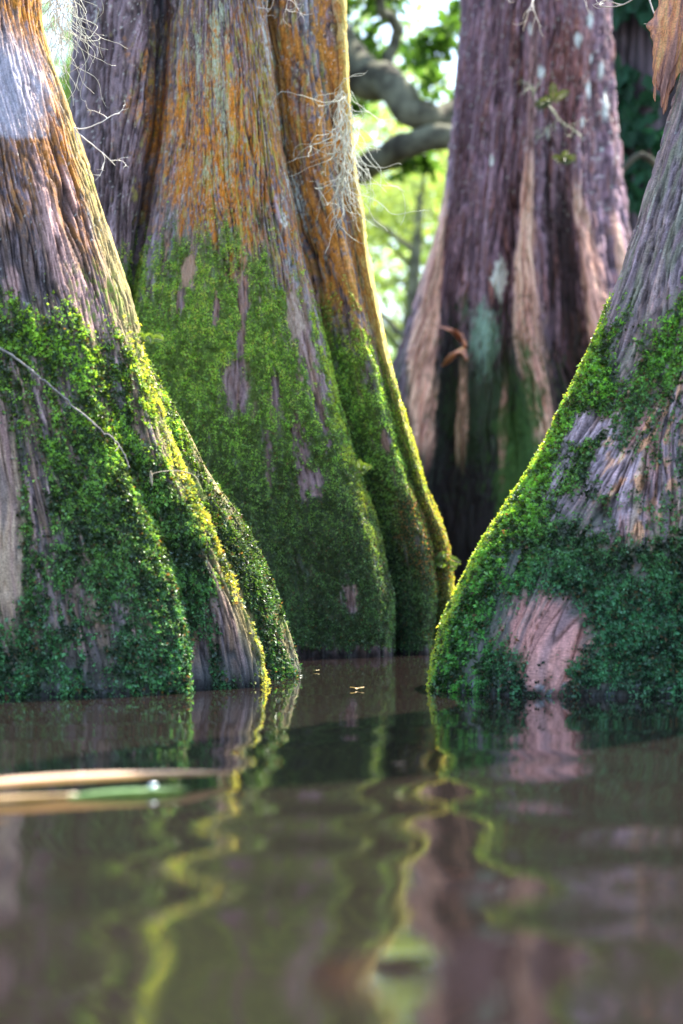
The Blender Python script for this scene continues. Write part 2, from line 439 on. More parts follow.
# ================================================================== RIGHT CYPRESS
RE = ([-800, 0, 40, 105, 170, 260, 347, 417, 472, 527, 557, 592, 632, 690, 800], [735, 694, 684, 667, 648, 621, 590, 559, 530, 495, 477, 460, 445, 432, 425])
def right_tree():
    D = 4.05
    L = list(zip(RE[0], RE[1]))
    def off(dx, o0, o1):
        return [(y, x + dx * (1 if y > 300 else .75), o0 + (o1 - o0) * np.clip((700 - y) / 500, 0, 1)) for y, x in L]
    tr = [
        T(26, *[(y, x, .20) for y, x in L]),
        T(60, *off(14, .07, .13)),
        T(100, *off(90, -.07, .03)),
        T(50, (800,640,-.10), (690,640,-.09), (440,668,-.06), (290,715,-.03), (0,770,.0), (-800,800,.0)),
        T(50, (800,690,-.085), (690,690,-.075), (440,710,-.04), (290,740,-.02), (0,795,.02), (-800,830,.02)),
        T(40, (800,860,-.13), (690,850,-.12), (440,830,-.10), (290,830,-.07), (0,850,-.03), (-800,870,-.03)),
        T(16, (800,1080,.0), (690,1070,.0), (440,1000,.05), (290,960,.05), (0,960,.05), (-800,960,.05)),
        T(12, (800,1220,.35), (690,1200,.35), (440,1110,.3), (290,1050,.28), (0,1020,.28), (-800,1010,.28)),
        T(12, (800,1050,.8), (690,1040,.8), (440,980,.7), (290,950,.65), (0,930,.6), (-800,930,.6)),
        T(12, (800,760,.85), (690,760,.85), (440,790,.72), (290,800,.68), (0,820,.6), (-800,840,.6)),
        T(20, (800,500,.60), (690,510,.60), (527,555,.55), (417,610,.5), (290,660,.48), (0,720,.45), (-800,755,.45)),
    ]
    root = empty('cypress_tree', P(760, 690, D) * [1, 1, 0])
    G, N, i, ys = trunk_grid(tr, D, (745, -20), .0032, -800, seed=2)
    prep(i)
    px, py = i['px'], i['py']
    ex = np.interp(py, *RE); de = px - ex
    col = bark_base(i, PURPLE * 1.25, np.array([.26, .19, .17]), np.array([.13, .085, .09]))
    up = ss(420, 300, py)
    col = mix(col, np.array([.19, .215, .13]), up * ss(-.1, .5, i['edge'] + .1) * .6)
    # pink and orange patches of bare wood
    zone = blob(i, 655, 470, 55, 120, 12, .5, .5)
    pk = bark_base(i, PURPLE * 1.5, PINK * [1.15, .9, .9], TAN * 1.1)
    col = mix(col, pk, zone * .9)
    for b in [(585, 425, 24, 14, -15), (610, 480, 22, 34, 10), (560, 470, 14, 40, 8)]:
        col = mix(col, PURPLE * 1.9, blob(i, *b, .4, .5) * .8)
    fl = ss(.12, .4, pn(i['Uw'] * 45, i['Z'] * 20, 77) + .3 * i['edgef']) * blob(i, 640, 470, 45, 110, 15, .5, .4)
    col = mix(col, np.array([.80, .40, .22]), fl * .9)
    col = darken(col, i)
    col = mix(col, WHITE * .9, ss(.66, .84, i['spk']) * ss(460, 300, py) * .6)
    # moss
    m = ss(20, 120, py - 250 - .25 * (px - 560) + 45 * i['edge'])
    m = m * (1 - np.clip(blob(i, 658, 465, 45, 100, 14, .5, .9), 0, 1) * (.55 + .45 * ss(-.3, .1, i['edge'])))
    m = np.maximum(m * 1., blob(i, 610, 625, 90, 70, 0, .3, .3) * 1.0)
    m = np.maximum(m, blob(i, 648, 590, 60, 50, 0, .4, .5))
    bare = blob(i, 548, 628, 46, 34, 10, .25, .35)
    bare = np.maximum(bare, blob(i, 545, 665, 24, 30, 0, .3, .4) * .9)
    bare = np.maximum(bare, blob(i, 583, 427, 26, 15, -15, .35, .4))
    bare = np.maximum(bare, blob(i, 612, 470, 22, 26, 0, .35, .5))
    bare = np.maximum(bare, blob(i, 595, 515, 45, 20, 20, .4, .7) * .9)
    bare = np.maximum(bare, blob(i, 560, 470, 10, 30, 20, .4, .7) * .6)
    bare = np.maximum(bare, blob(i, 625, 360, 16, 30, 0, .4, .5) * .9)
    bare = np.maximum(bare, blob(i, 560, 694, 150, 12, 0, .5, 1.4) * ss(-.2, .3, i['edge']))
    m = np.maximum(m * (1 - bare), blob(i, 672, 350, 14, 45, 10, .4, .5))
    m = np.maximum(m, blob(i, 645, 380, 10, 50, 20, .4, .6) * .9)
    m = np.maximum(m, ss(22, 6, de + 8 * i['edge']) * ss(310, 380, py) * .95)
    holes = ss(.15, .5, i['big'] * .5 + .7 * i['edge'] + .35 * i['edgef'])
    moss = np.clip(m * (1 - .85 * holes * ss(14, 40, de)), 0, 1)
    pat = bark_base(i, PINK * [1.05, .85, .85], PINK * [1.4, 1.1, 1.05], PURPLE)
    col = mix(col, pat * (1 - .6 * i['crack2'][..., None]), blob(i, 548, 645, 52, 52, 10, .3, .35))
    gr = ss(480, 560, py + 25 * i['edge']) * (1 - blob(i, 548, 645, 50, 50, 10)) * (1 - zone)
    col = mix(col, np.array([.075, .10, .085]), gr * .7)
    col = mix(col, np.array([.36, .42, .48]), ss(676, 688, py) * ss(-.1, .4, i['edgef'] + .3 * i['edge']) * .8)
    col = mix(col, MOSSD * (1 + .5 * i['spk'][..., None]), moss * .92)
    tk, G2 = finish_trunk(G, N, i, np.clip(col, .004, .85), moss, M_BARK, root)
    def pal(base, x, y, k, k2, r, n):
        dd = x - np.interp(y, *RE)
        g = np.array([.052, .115, .038])[None] * np.ones((len(x), 1))
        br = ss(-.5, .5, k + .6 * k2 + r.normal(0, .18, len(x)))[:, None]  # gap shade between clumps carried by the leaflet colour
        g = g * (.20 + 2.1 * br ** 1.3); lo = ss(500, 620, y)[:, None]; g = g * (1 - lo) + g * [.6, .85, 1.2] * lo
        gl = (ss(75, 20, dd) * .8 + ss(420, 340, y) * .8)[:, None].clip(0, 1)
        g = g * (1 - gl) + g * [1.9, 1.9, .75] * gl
        rim = (ss(9, 0, dd + r.normal(0, 3, len(x))) * ss(-.4, .4, k + .6 * k2 + .5 * (r.random(len(x)) - .5)))[:, None]  # sunlit edge painted as yellower leaflets
        yel = np.array([.44, .54, .07])[None] * (.6 + .7 * r.random((len(x), 1)))
        g = g * (1 - rim) + yel * rim
        return np.clip(g, .003, .7)
    moss_b = np.clip(moss, 0, 1)
    vis = (G2[..., 0] < 1.95) & (G2[..., 1] < D + .40)
    w = 1 + 2.0 * ss(22, 4, de)
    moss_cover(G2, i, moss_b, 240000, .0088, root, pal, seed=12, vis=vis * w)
    tag(root, 'cypress trunk at the right edge, pink bare wood patches, bright yellow-green moss edge', 'tree')
    return root, G2, i

# ================================================================== MIDDLE CYPRESS
MI = ([-800, 0, 140, 240, 310, 417, 527, 592, 660, 760], [245, 265, 283, 302, 318, 341, 376, 391, 393, 396])
MO = ([-800, 0, 60, 150, 260, 342, 400, 492, 542, 600, 655, 760], [335, 348, 350, 358, 372, 388, 403, 428, 448, 453, 444, 446])
MA = ([-800, 0, 140, 250, 342, 417, 487, 542, 600, 655, 760], [285, 298, 318, 344, 366, 384, 404, 422, 428, 424, 424])
def mid_tree():
    D = 5.6
    zip3 = lambda A, dx, o: [(y, x + dx, o) for y, x in zip(*A)]
    tr = [
        T(16, (760,-10,.35), (655,0,.35), (400,45,.35), (200,65,.33), (0,73,.33), (-800,85,.33)),
        T(50, (760,40,.12), (655,45,.12), (400,70,.15), (200,88,.17), (0,96,.17), (-800,110,.17)),
        T(26, (760,95,.14), (655,95,.12), (400,110,.12), (280,122,.12), (100,147,.12), (0,150,.12), (-800,160,.12)),
        T(26, (760,105,.22), (655,105,.20), (400,120,.20), (280,131,.26), (100,157,.28), (0,163,.28), (-800,172,.18)),
        T(75, (760,125,.02), (655,125,.02), (400,138,.03), (280,150,.05), (100,175,.08), (0,180,.09), (-800,185,.09)),
        T(40, (760,250,-.12), (655,250,-.11), (400,225,-.06), (280,222,-.03), (100,215,.0), (0,212,.02), (-800,208,.03)),
        T(55, (760,322,-.04), (655,318,-.04), (527,300,-.03), (417,282,-.03), (280,262,-.02), (140,250,.0), (0,236,.03), (-800,222,.05)),
        T(22, *[(y, x - 10, -.02 + .07 * np.clip((655 - y) / 655, 0, 1)) for y, x in zip(*MI)]),
        T(22, *[(y, x, .06 + .04 * np.clip((655 - y) / 655, 0, 1)) for y, x in zip(*MI)]),
        T(30, *[(y, x + 1, .20) for y, x in zip(*MI)]),
        T(24, *[(y, x, .12) for y, x in zip(*MA)]),
        T(20, *[(y, (x + x2) / 2 + 1, .20) for y, x, x2 in [(y, np.interp(y, *MA), np.interp(y, *MO)) for y in (-800, 0, 140, 250, 342, 417, 487, 542, 600, 655, 760)]]),
        T(26, *zip3(MO, -5, .17)),
        T(14, *zip3(MO, 0, .25)),
        T(14, (760,430,.5), (655,428,.5), (400,375,.5), (200,345,.5), (0,325,.48), (-800,310,.48)),
        T(12, (760,250,.9), (655,250,.9), (400,230,.85), (200,215,.8), (0,210,.8), (-800,210,.8)),
        T(12, (760,60,.75), (655,60,.75), (400,95,.72), (200,105,.7), (0,110,.68), (-800,120,.68)),
    ]
    root = empty('cypress_tree', P(220, 656, D) * [1, 1, 0])
    G, N, i, ys = trunk_grid(tr, D, (690, -20), .0040, -800, seed=3)
    prep(i)
    px, py = i['px'], i['py']
    col = bark_base(i, PURPLE * .95, np.array([.19, .20, .22]), BROWN * 1.3)
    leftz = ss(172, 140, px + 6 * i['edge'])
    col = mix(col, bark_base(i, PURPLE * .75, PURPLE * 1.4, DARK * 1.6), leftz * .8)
    gate = 1 - .8 * i['crack']
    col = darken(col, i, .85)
    oz = blob(i, 214, 135, 58, 100, -6, .5, .8)
    o = ss(-.35, .12, i['edgef'] * .7 + .45 * i['n1'] + .5 * pn(i['Uw'] * 16, i['Z'] * 5, 60)) 
    col = mix(col, ORANGE * [1.45, 1.55, 1.2] * (1 + .6 * i['spk'][..., None]), oz * o * gate * .9)
    oz = blob(i, 212, 190, 50, 55, 0, .4, .5)
    col = mix(col, ORANGE * (1 + .5 * i['spk'][..., None]), oz * ss(-.3, .15, i['edgef'] + .4 * i['spk']) * gate * .9)
    flank = ss(-12, 14, px - np.interp(py, *MI) + 8 * i['edge'])
    col = mix(col, np.array([.52, .24, .035]) * (1 + .6 * i['spk'][..., None]), flank * ss(-.25, .2, i['edge'] + .6 * i['edgef'] + .05) * ss(430, 300, py) * gate * .9)
    col = mix(col, ORANGE, ss(32, 6, np.abs(px - np.interp(py, *MI) + 14) + 8 * i['edge']) * ss(330, 260, py) * ss(0, .5, i['edgef'] + .1) * .8)
    yl = ss(17, 3, np.interp(py, *MO) - px + 9 * i['edgef'] + 5 * i['edge']) * ss(-200, 0, py)
    col = mix(col, np.array([.70, .54, .14]), yl * .9)  # strong sun on the outer edge painted into the bark colour
    col = mix(col, np.array([.30, .28, .06]), blob(i, 262, 80, 12, 90, -7, .5, .6) * ss(-.1, .4, i['edgef']) * .8)
    col = mix(col, np.array([.42, .42, .09]), blob(i, 235, 130, 70, 150, -6, .5, .8) * ss(.15, .4, fbm(i['Uw'] * 60, i['Z'] * 14, 81., 3) * 1.6) * gate * .75)
    col = mix(col, np.array([.44, .50, .40]), blob(i, 235, 130, 80, 150, -6, .5, .8) * ss(.38, .55, fbm(i['Uw'] * 90, i['Z'] * 24, 84., 3) * 1.6) * gate * .8)
    for b, c in [((216, 45, 7, 45, 6), np.array([.48, .60, .42])), ((198, 60, 4, 30, 0), np.array([.45, .56, .4])), ((222, 110, 7, 50, -4), np.array([.42, .50, .34])),
                 ((296, 190, 6, 28, -14), WHITE), ((94, 12, 4, 14, 0), WHITE), ((132, 6, 4, 12, 0), WHITE), ((266, 45, 4, 28, -10), WHITE * .9), ((284, 215, 4, 9, -10), WHITE), ((206,172,9,14,0), np.array([.42,.5,.3]))]:
        col = mix(col, c * (1 + .3 * i['spk'][..., None]), blob(i, *b, .25, 1.3) * ss(-.25, .1, i['edgef'] + .5 * i['spk'] + .08) * (1 - .9 * i['crack']) * .95)
    col = mix(col, WHITE, ss(.62, .78, i['spk'] + .2 * i['edge']) * ss(300, 200, py) * .85)
    # moss
    top = np.interp(px, [0, 130, 165, 200, 240, 270, 300, 325, 350, 400, 450], [250, 270, 262, 250, 240, 262, 305, 330, 320, 410, 480])
    moss = ss(-30, 40, py - top + 60 * i['edge'] + 40 * i['edgef'])
    bare = blob(i, 236, 385, 13, 26, 0, .35, .5)
    for b in [(303, 455, 8, 26, -10), (312, 478, 11, 12, 0), (305, 350, 11, 56, -14), (318, 400, 6, 26, -16), (268, 455, 4, 26, -6), (186, 270, 6, 14, 0), (180, 300, 5, 12, 0), (292, 320, 8, 20, 0), (243, 300, 5, 26, 0), (240, 340, 4, 12, 0), (215, 305, 3, 14, 0), (276, 400, 5, 20, 0), (350, 600, 6, 14, 0), (385, 440, 5, 10, 0)]:
        bare = np.maximum(bare, blob(i, *b, .35, 1.0))
    bare = np.maximum(bare, blob(i, 340, 655, 120, 7, 0, .5, .9))
    moss = np.clip(moss * (1 - bare) * (1 - .5 * ss(.35, .7, i['edge'])), 0, 1)
    col = mix(col, bark_base(i, PURPLE * 1.3, PINK * .7, BROWN), np.clip(bare, 0, 1) * ss(640, 600, py) * .6)
    col = col * (1 - .5 * i['crack2'][..., None] * np.clip(bare, 0, 1)[..., None])
    col = mix(col, TAN * .9, blob(i, 187, 270, 7, 15, 0, .3, .4) * .9)
    col = mix(col, np.array([.40, .33, .27]) * (1 + .5 * i['spk'][..., None]), blob(i, 292, 322, 8, 18, -8, .3, .9) * .9)
    col = mix(col, DARK * 1.3, ss(600, 655, py + 12 * i['edge']) * .6)
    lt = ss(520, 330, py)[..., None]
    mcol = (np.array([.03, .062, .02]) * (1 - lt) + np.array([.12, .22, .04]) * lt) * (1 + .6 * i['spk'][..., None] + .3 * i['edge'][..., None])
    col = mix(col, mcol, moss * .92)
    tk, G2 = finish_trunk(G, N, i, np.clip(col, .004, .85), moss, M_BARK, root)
    def pal(base, x, y, k, k2, r, n):
        g = np.array([.060, .115, .032])[None] * np.ones((len(x), 1))
        br = ss(-.5, .5, k + .5 * k2 + r.normal(0, .2, len(x)))[:, None]  # clump gaps shaded by darker leaflet colour
        g = g * (.42 + 2.0 * br ** 1.2); lo = ss(520, 640, y)[:, None]; g = g * (1 - lo) + g * [.65, .80, 1.1] * lo
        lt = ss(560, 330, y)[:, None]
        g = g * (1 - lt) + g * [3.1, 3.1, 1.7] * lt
        e2 = np.interp(y, *MO) - x
        e1 = np.interp(y, *MI) - x
        rim = np.maximum(ss(20, 2, e2 + r.normal(0, 5, len(x))) * (.4 + .6 * ss(-.3, .3, k2)), .6 * ss(13, 1, np.abs(e1 - 4) + r.normal(0, 4, len(x))) * ss(600, 480, y) * ss(-.35, .3, k2))[:, None]  # sunlit rims along both ridges painted into the moss colour
        yel = np.array([.42, .46, .05])[None] * (.5 + .7 * r.random((len(x), 1)))
        g = g * (1 - rim) + yel * rim
        rust = (blob({'px': x, 'py': y, 'edge': k}, 425, 540, 22, 55, -20) * (r.random(len(x)) < .35))[:, None]
        g = g * (1 - rust) + np.array([.30, .15, .05]) * rust
        return np.clip(g, .003, .7)
    vis = (G2[..., 1] < D + .55) & (px > 90)
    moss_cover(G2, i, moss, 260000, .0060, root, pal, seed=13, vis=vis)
    tag(root, 'wide middle cypress trunk with orange lichen streaks above a broad sheet of green moss', 'tree')
    return root, G2, i

# ================================================================== BACK CYPRESS
def back_tree():
    D = 8.5
    tr = [
        T(14, (720,330,.55), (620,345,.5), (470,370,.45), (342,396,.4), (300,412,.4), (190,444,.38), (100,452,.38), (0,461,.38), (-800,480,.38)),
        T(22, (720,365,.15), (620,375,.15), (470,395,.15), (380,408,.18), (300,424,.2), (190,451,.22), (0,470,.22), (-800,488,.22)),
        T(18, (720,402,.12), (620,410,.12), (470,426,.16), (380,434,.2), (300,443,.25), (190,458,.25), (0,482,.14), (-800,498,.14)),
        T(36, (720,430,.5), (620,436,.48), (470,444,.42), (380,450,.36), (300,456,.28), (190,470,.18), (0,492,.06), (-800,508,.06)),
        T(40, (720,480,.42), (620,480,.4), (470,485,.32), (380,490,.22), (300,492,.12), (190,497,.04), (0,512,.0), (-800,522,.0)),
        T(16, (720,520,.40), (620,520,.36), (430,520,.22), (340,507,.15), (260,512,.10), (150,522,.02), (0,527,.0), (-800,535,.0)),
        T(16, (720,560,.0), (620,556,.0), (430,538,.0), (340,518,-.03), (260,519,-.05), (150,528,-.04), (0,533,-.04), (-800,540,-.04)),
        T(16, (720,590,.0), (620,585,.0), (430,556,.0), (340,540,-.03), (260,534,-.05), (150,534,-.04), (0,539,-.04), (-800,546,-.04)),
        T(30, (720,600,.32), (620,596,.3), (430,568,.22), (340,552,.16), (260,545,.10), (150,545,.02), (0,548,.0), (-800,552,.0)),
        T(16, (720,620,.32), (620,616,.3), (430,592,.22), (340,578,.16), (260,568,.10), (150,562,.02), (0,566,.0), (-800,566,.0)),
        T(20, (720,650,.05), (620,640,.05), (430,612,.05), (340,596,.02), (260,582,.0), (190,574,.0), (0,580,.05), (-800,575,.05)),
        T(20, (720,680,.12), (620,670,.12), (430,630,.12), (340,614,.10), (260,600,.08), (190,592,.10), (0,596,.14), (-800,586,.14)),
        T(14, (720,730,.5), (620,720,.5), (430,680,.45), (340,655,.42), (210,628,.4), (100,618,.38), (0,612,.38), (-800,600,.38)),
        T(10, (720,640,1.1), (620,630,1.1), (340,590,1.), (0,570,.85), (-800,565,.85)),
        T(10, (720,430,1.1), (620,440,1.1), (340,480,1.), (0,505,.85), (-800,515,.85)),
    ]
    root = empty('cypress_tree', P(535, 622, D) * [1, 1, 0])
    G, N, i, ys = trunk_grid(tr, D, (665, -30), .009, -800, sc=1.6, seed=4)
    prep(i, 1.5)
    px, py = i['px'], i['py']
    col = bark_base(i, PURPLE * .7 * [1.15, .9, 1.05], PURPLE * 1.6 * [1.06, .92, .98], BROWN * [1.2, .75, .7]) * .78
    col = mix(col, BROWN * [1.4, .8, .7], blob(i, 570, 70, 25, 60, 0, .5, .6) * .5)
    col = mix(col, PINK * .9, blob(i, 531, 120, 5, 110, 2, .5, .4) * .7)
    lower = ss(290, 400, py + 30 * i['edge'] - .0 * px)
    col = mix(col, mix(np.broadcast_to(DARK * .45, col.shape), np.array([.018, .036, .018]), ss(-.3, .4, i['edge'])), lower * .9)  # deep shade of the trunk base painted into its colour
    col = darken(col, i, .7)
    col = mix(col, DARK * .5, blob(i, 566, 270, 9, 95, -6, .5, .4) * .8)  # shade in the hollows between ridges, painted dark on the bark
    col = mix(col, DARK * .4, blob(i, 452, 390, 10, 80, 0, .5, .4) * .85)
    col = mix(col, DARK * .4, blob(i, 480, 520, 75, 80, 0, .5, .4) * .85)  # more painted shade low between the buttresses
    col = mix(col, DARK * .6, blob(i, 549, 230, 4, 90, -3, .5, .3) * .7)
    def ridge(keys, w):  # strips of exposed wood follow the buttress crests
        ky = [k[0] for k in keys]; cx = np.interp(py, ky, [k[1] for k in keys])
        ww = np.interp(py, ky, [k[2] for k in keys])
        return ss(1.15, .75, np.abs(px - cx) / ww + .3 * i['edge']) * ss(ky[0] - 12, ky[0] + 25, py) * ss(ky[-1] + 25, ky[-1] - 15, py + 14 * i['edge'])
    wood = bark_base(i, PINK * [1.35, 1.2, 1.0], np.array([.80, .52, .36]), PINK * [.9, .7, .6]) * (1 - .5 * i['crack2'][..., None])
    for rr in [[(190, 447, 3), (300, 428, 12), (342, 420, 15), (450, 424, 11)], [(150, 531, 5), (260, 526, 13), (340, 529, 17), (440, 548, 14)],
               [(180, 576, 4), (260, 591, 11), (340, 600, 14), (400, 606, 12)], [(360, 463, 4), (430, 462, 6), (450, 460, 4)], [(380, 505, 3), (440, 503, 5), (470, 502, 3)], [(210, 612, 3), (260, 622, 4), (300, 630, 4)]]:
        col = mix(col, wood, ridge(rr, 1) * .92)
    col = mix(col, WHITE * 1.1, blob(i, 499, 280, 7, 15, 0, .25, .9))
    col = mix(col, np.array([.28, .45, .34]), blob(i, 484, 335, 13, 32, 0, .4, .6) * .9)
    col = mix(col, np.array([.06, .14, .03]), blob(i, 520, 450, 22, 70, 5, .4, .6) * .9)
    col = mix(col, np.array([.03, .07, .02]), blob(i, 495, 400, 45, 60, 0, .4, 1.2) * .5)
    for b in [(541, 72, 3, 6, 0), (578, 40, 3, 7, 0), (590, 90, 3, 9, 0), (602, 70, 2, 8, 0), (548, 133, 2, 6, 0), (606, 105, 3, 14, 0), (490, 160, 2, 5, 0), (590, 20, 3, 8, 0), (582, 122, 2, 5, 0), (530, 30, 2, 7, 0), (594, 58, 2, 5, 0)]:
        col = mix(col, WHITE * 1.1, blob(i, *b, .3, .3) * .9)
    col = mix(col, WHITE, ss(.55, .72, i['spk']) * ss(280, 150, py) * .7)
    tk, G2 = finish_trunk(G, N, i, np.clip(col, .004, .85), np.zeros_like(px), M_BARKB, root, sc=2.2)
    tag(root, 'purple-brown cypress trunk standing farther back with pink exposed buttress ridges', 'tree')
    return root, G2, i

TL = left_tree(); TR = right_tree(); TM = mid_tree(); TB = back_tree()

# ------------------------------------------------------------------ tubes
def tube(pts, rad, n=6):
    pts = np.asarray(pts, float); K = len(pts)
    rad = np.broadcast_to(np.asarray(rad, float), (K,))
    t = np.gradient(pts, axis=0); t /= np.linalg.norm(t, axis=1)[:, None] + 1e-9
    a = np.array([0, 0, 1.]) if abs(t[0, 2]) < .9 else np.array([1., 0, 0])
    s = np.cross(t, a); s /= np.linalg.norm(s, axis=1)[:, None] + 1e-9
    b = np.cross(t, s)
    ang = np.linspace(0, 2 * math.pi, n, endpoint=False)
    v = pts[:, None] + rad[:, None, None] * (np.cos(ang)[None, :, None] * s[:, None] + np.sin(ang)[None, :, None] * b[:, None])
    idx = np.arange(K * n).reshape(K, n)
    f = np.stack([idx[:-1], np.roll(idx, -1, 1)[:-1], np.roll(idx, -1, 1)[1:], idx[1:]], -1).reshape(-1, 4)
    caps = []
    return v.reshape(-1, 3), f
class MB:
    def __init__(s): s.v = []; s.f = []; s.n = 0
    def add(s, v, f): s.v.append(v); s.f.append(f + s.n); s.n += len(v)
    def build(s, name, mat, parent=None, **k): return mesh_np(name, np.concatenate(s.v), np.concatenate(s.f), mat, parent, **k)

def spline(keys, n):
    keys = np.asarray(keys, float); K = len(keys)
    t = np.linspace(0, K - 1, n); i = np.minimum(t.astype(int), K - 2); u = (t - i)[:, None]
    p = np.concatenate([[2 * keys[0] - keys[1]], keys, [2 * keys[-1] - keys[-2]]])
    p0, p1, p2, p3 = p[i], p[i + 1], p[i + 2], p[i + 3]
    return .5 * (2 * p1 + (p2 - p0) * u + (2 * p0 - 5 * p1 + 4 * p2 - p3) * u ** 2 + (3 * p1 - p0 - 3 * p2 + p3) * u ** 3)

def wander(start, d, length, steps, curl, r, grav=0.):
    p = np.array(start, float); d = np.array(d, float); out = [p.copy()]
    w = r.normal(size=3)
    for _ in range(steps):
        w = .7 * w + .7 * r.normal(size=3)
        d = d + curl * w + np.array([0, 0, -grav]); d /= np.linalg.norm(d)
        p = p + d * length / steps; out.append(p.copy())
    return np.array(out)

# ------------------------------------------------------------------ hanging spanish moss and lichen
def spanish_moss(loc, width, length, n, seed, label, spread=.02, rad=.0011, mat=None):
    r = np.random.default_rng(seed); root = MB()
    for k in range(n):
        s = np.array(loc) + [r.uniform(-1, 1) * width * .75, r.normal(0, spread), -r.random() ** 1.5 * length * .5]
        pts = wander(s, [r.normal(0, .3), r.normal(0, .2), -1], length * (.2 + .35 * r.random()), 18, .36, r, .30)
        root.add(*tube(pts, np.linspace(rad, rad * .5, 19), 4))
    o = root.build('spanish_moss', mat or M_STRAND)
    tag(o, label, 'spanish moss')
    return o
def lichen_twig(loc, dirs, length, seed, label, rad=.002, name='lichen_sprig', mat=None):
    r = np.random.default_rng(seed); mb = MB()
    def grow(p, d, L, rd, lev):
        pts = wander(p, d, L, 9, .22, r)
        mb.add(*tube(pts, np.linspace(rd, rd * .45, 10), 5))
        if lev > 0:
            for q in range(r.integers(2, 4)):
                j = r.integers(3, 9); dd = pts[j] - pts[j - 1]; dd /= np.linalg.norm(dd)
                grow(pts[j], dd + r.normal(0, .55, 3), L * (.35 + .3 * r.random()), rd * .65, lev - 1)
    for d in dirs: grow(np.array(loc, float), np.array(d, float), length, rad, 2)
    o = mb.build(name, mat or M_LICHEN)
    tag(o, label, 'lichen')
    return o

spanish_moss(P(61, -60, 4.75), .030, .50, 150, 21, 'grey spanish moss hanging between the left edge trunk and the middle trunk', .02, .0010)
spanish_moss(P(345, 90, 5.66), .030, .62, 90, 22, 'tangled pale spanish moss draped on the right side of the middle trunk', .02, .0013)
lichen_twig(P(74, 128, 4.24), [(.5, -.1, -.7), (.8, 0, -.3), (.3, .1, -1)], .13, 23, 'pale branching lichen sprig sticking out of the left trunk edge', .0018)
lichen_twig(P(278, -12, 5.45), [(.3, -.1, -1), (-.4, 0, -.9), (.8, -.1, -.6)], .13, 24, 'pale wiry lichen sprig at the top of the middle trunk', .0016)
lichen_twig(P(536, -22, 6.6), [(.6, -.1, -.7), (-.5, 0, -.9), (.05, -.1, -1)], .20, 25, 'pale forked lichen sprig hanging over the top of the back trunk', .004)
lichen_twig(P(650, -10, 5.0), [(-.9, -.1, -.35), (-.8, 0, -.7), (-.3, 0, -1)], .15, 26, 'pale forked lichen sprig beside the torn bark at the top right', .0028)
lichen_twig(P(548, 105, 8.3), [(.5, 0, -.5), (-.4, -.1, .2), (.8, 0, -.9)], .24, 27, 'thin greenish sprig growing on the middle of the back trunk', .0035, mat=plain_mat('greenish_twig', (.22, .26, .14), (.5, .5, .38), 40))

# torn bark hanging from the top right
def slab_(keys, widths, thick, name, mat, label, cat, r, n=90, nw=25):
    pts = spline(keys, n); w = np.interp(np.linspace(0, 1, n), np.linspace(0, 1, len(widths)), widths)
    v = []; U = []
    for j in range(nw):
        u = j / (nw - 1) - .5
        e = w * u * (1 + .5 * pn(np.linspace(0, 6, n), 3.3 + (u > 0) * 5, .5) + .22 * pn(np.linspace(0, 21, n), 3.3 + (u > 0) * 5, 1.5))
        dep = thick * (1 - 4 * u * u) + thick * .9 * pn(np.linspace(0, 4, n), u * 14, 1.7)
        sag = np.zeros((n, 3)); sag[:, 2] = -ss(.6, 1., np.linspace(0, 1, n)) * thick * 3 * (1 + pn(u * 7, .5, .3) * 1.6)
        v.append(pts + sag + np.stack([e, -dep, 0 * e], -1)); U.append(np.stack([e, pts[:, 2], 0 * e], -1))
    A = np.stack(v, 1); fr = A.reshape(-1, 3); UU = np.stack(U, 1).reshape(-1, 3)
    bk = fr + [0, thick * .6, 0]
    idx = np.arange(n * nw).reshape(n, nw); q = np.stack([idx[:-1, :-1], idx[:-1, 1:], idx[1:, 1:], idx[1:, :-1]], -1).reshape(-1, 4)
    m = n * nw; fs = [q, q[:, ::-1] + m]
    ring = np.concatenate([idx[0, :], idx[1:, -1], idx[-1, -2::-1], idx[-2:0:-1, 0]])
    r2 = np.roll(ring, -1); fs.append(np.stack([ring, r2, r2 + m, ring + m], -1))
    allv = np.concatenate([fr, bk]); UU = np.concatenate([UU, UU])
    nz = fbm(UU[:, 0] * 120, UU[:, 2 - 1] * 10, 4.4, 3) * 1.6
    col = mix(np.broadcast_to(PINK * [1.2, 1., .9], allv.shape), TAN * [1.4, .8, .5], ss(-.4, .4, nz)) * (1 + .9 * nz[:, None])
    o = mesh_np(name, allv, np.concatenate(fs), mat, None, np.clip(col, .02, .8), UU)
    tag(o, label, cat); return o
slab_([P(684, -120, 4.25), P(680, -20, 4.25), P(672, 40, 4.24), P(660, 84, 4.26)], [.13, .12, .095, .02], .012, 'torn_bark', M_BARK,
     'torn strip of orange-pink bark hanging beside the top right trunk', 'bark', rng)
slab_([P(436, 326, 8.55), P(446, 328, 8.45), P(455, 331, 8.40), P(465, 334, 8.5)], [.02, .04, .045, .02], .012, 'bark_flake', M_BARKB,
     'upper curled tan bark flake on the back trunk', 'bark', rng)
slab_([P(443, 366, 8.5), P(450, 358, 8.38), P(457, 352, 8.36), P(466, 346, 8.5)], [.02, .04, .04, .02], .012, 'bark_flake', M_BARKB,
     'lower curled tan bark flake on the back trunk', 'bark', rng)

# surface lookup: nearest front point of a trunk grid to a frame position
def surf(tree, x, y, lift=.01):
    _, G2, i = tree
    fr = i['N'][..., 1] < .3
    gx = CX + G2[..., 0] * F / G2[..., 1]; gy = HY - (G2[..., 2] - CH) * F / G2[..., 1]
    d = (gx - x) ** 2 + (gy - y) ** 2 + np.where(fr, 0, 1e6) + 40 * G2[..., 1]
    k = np.unravel_index(np.argmin(d), d.shape)
    return G2[k] + i['N'][k] * lift

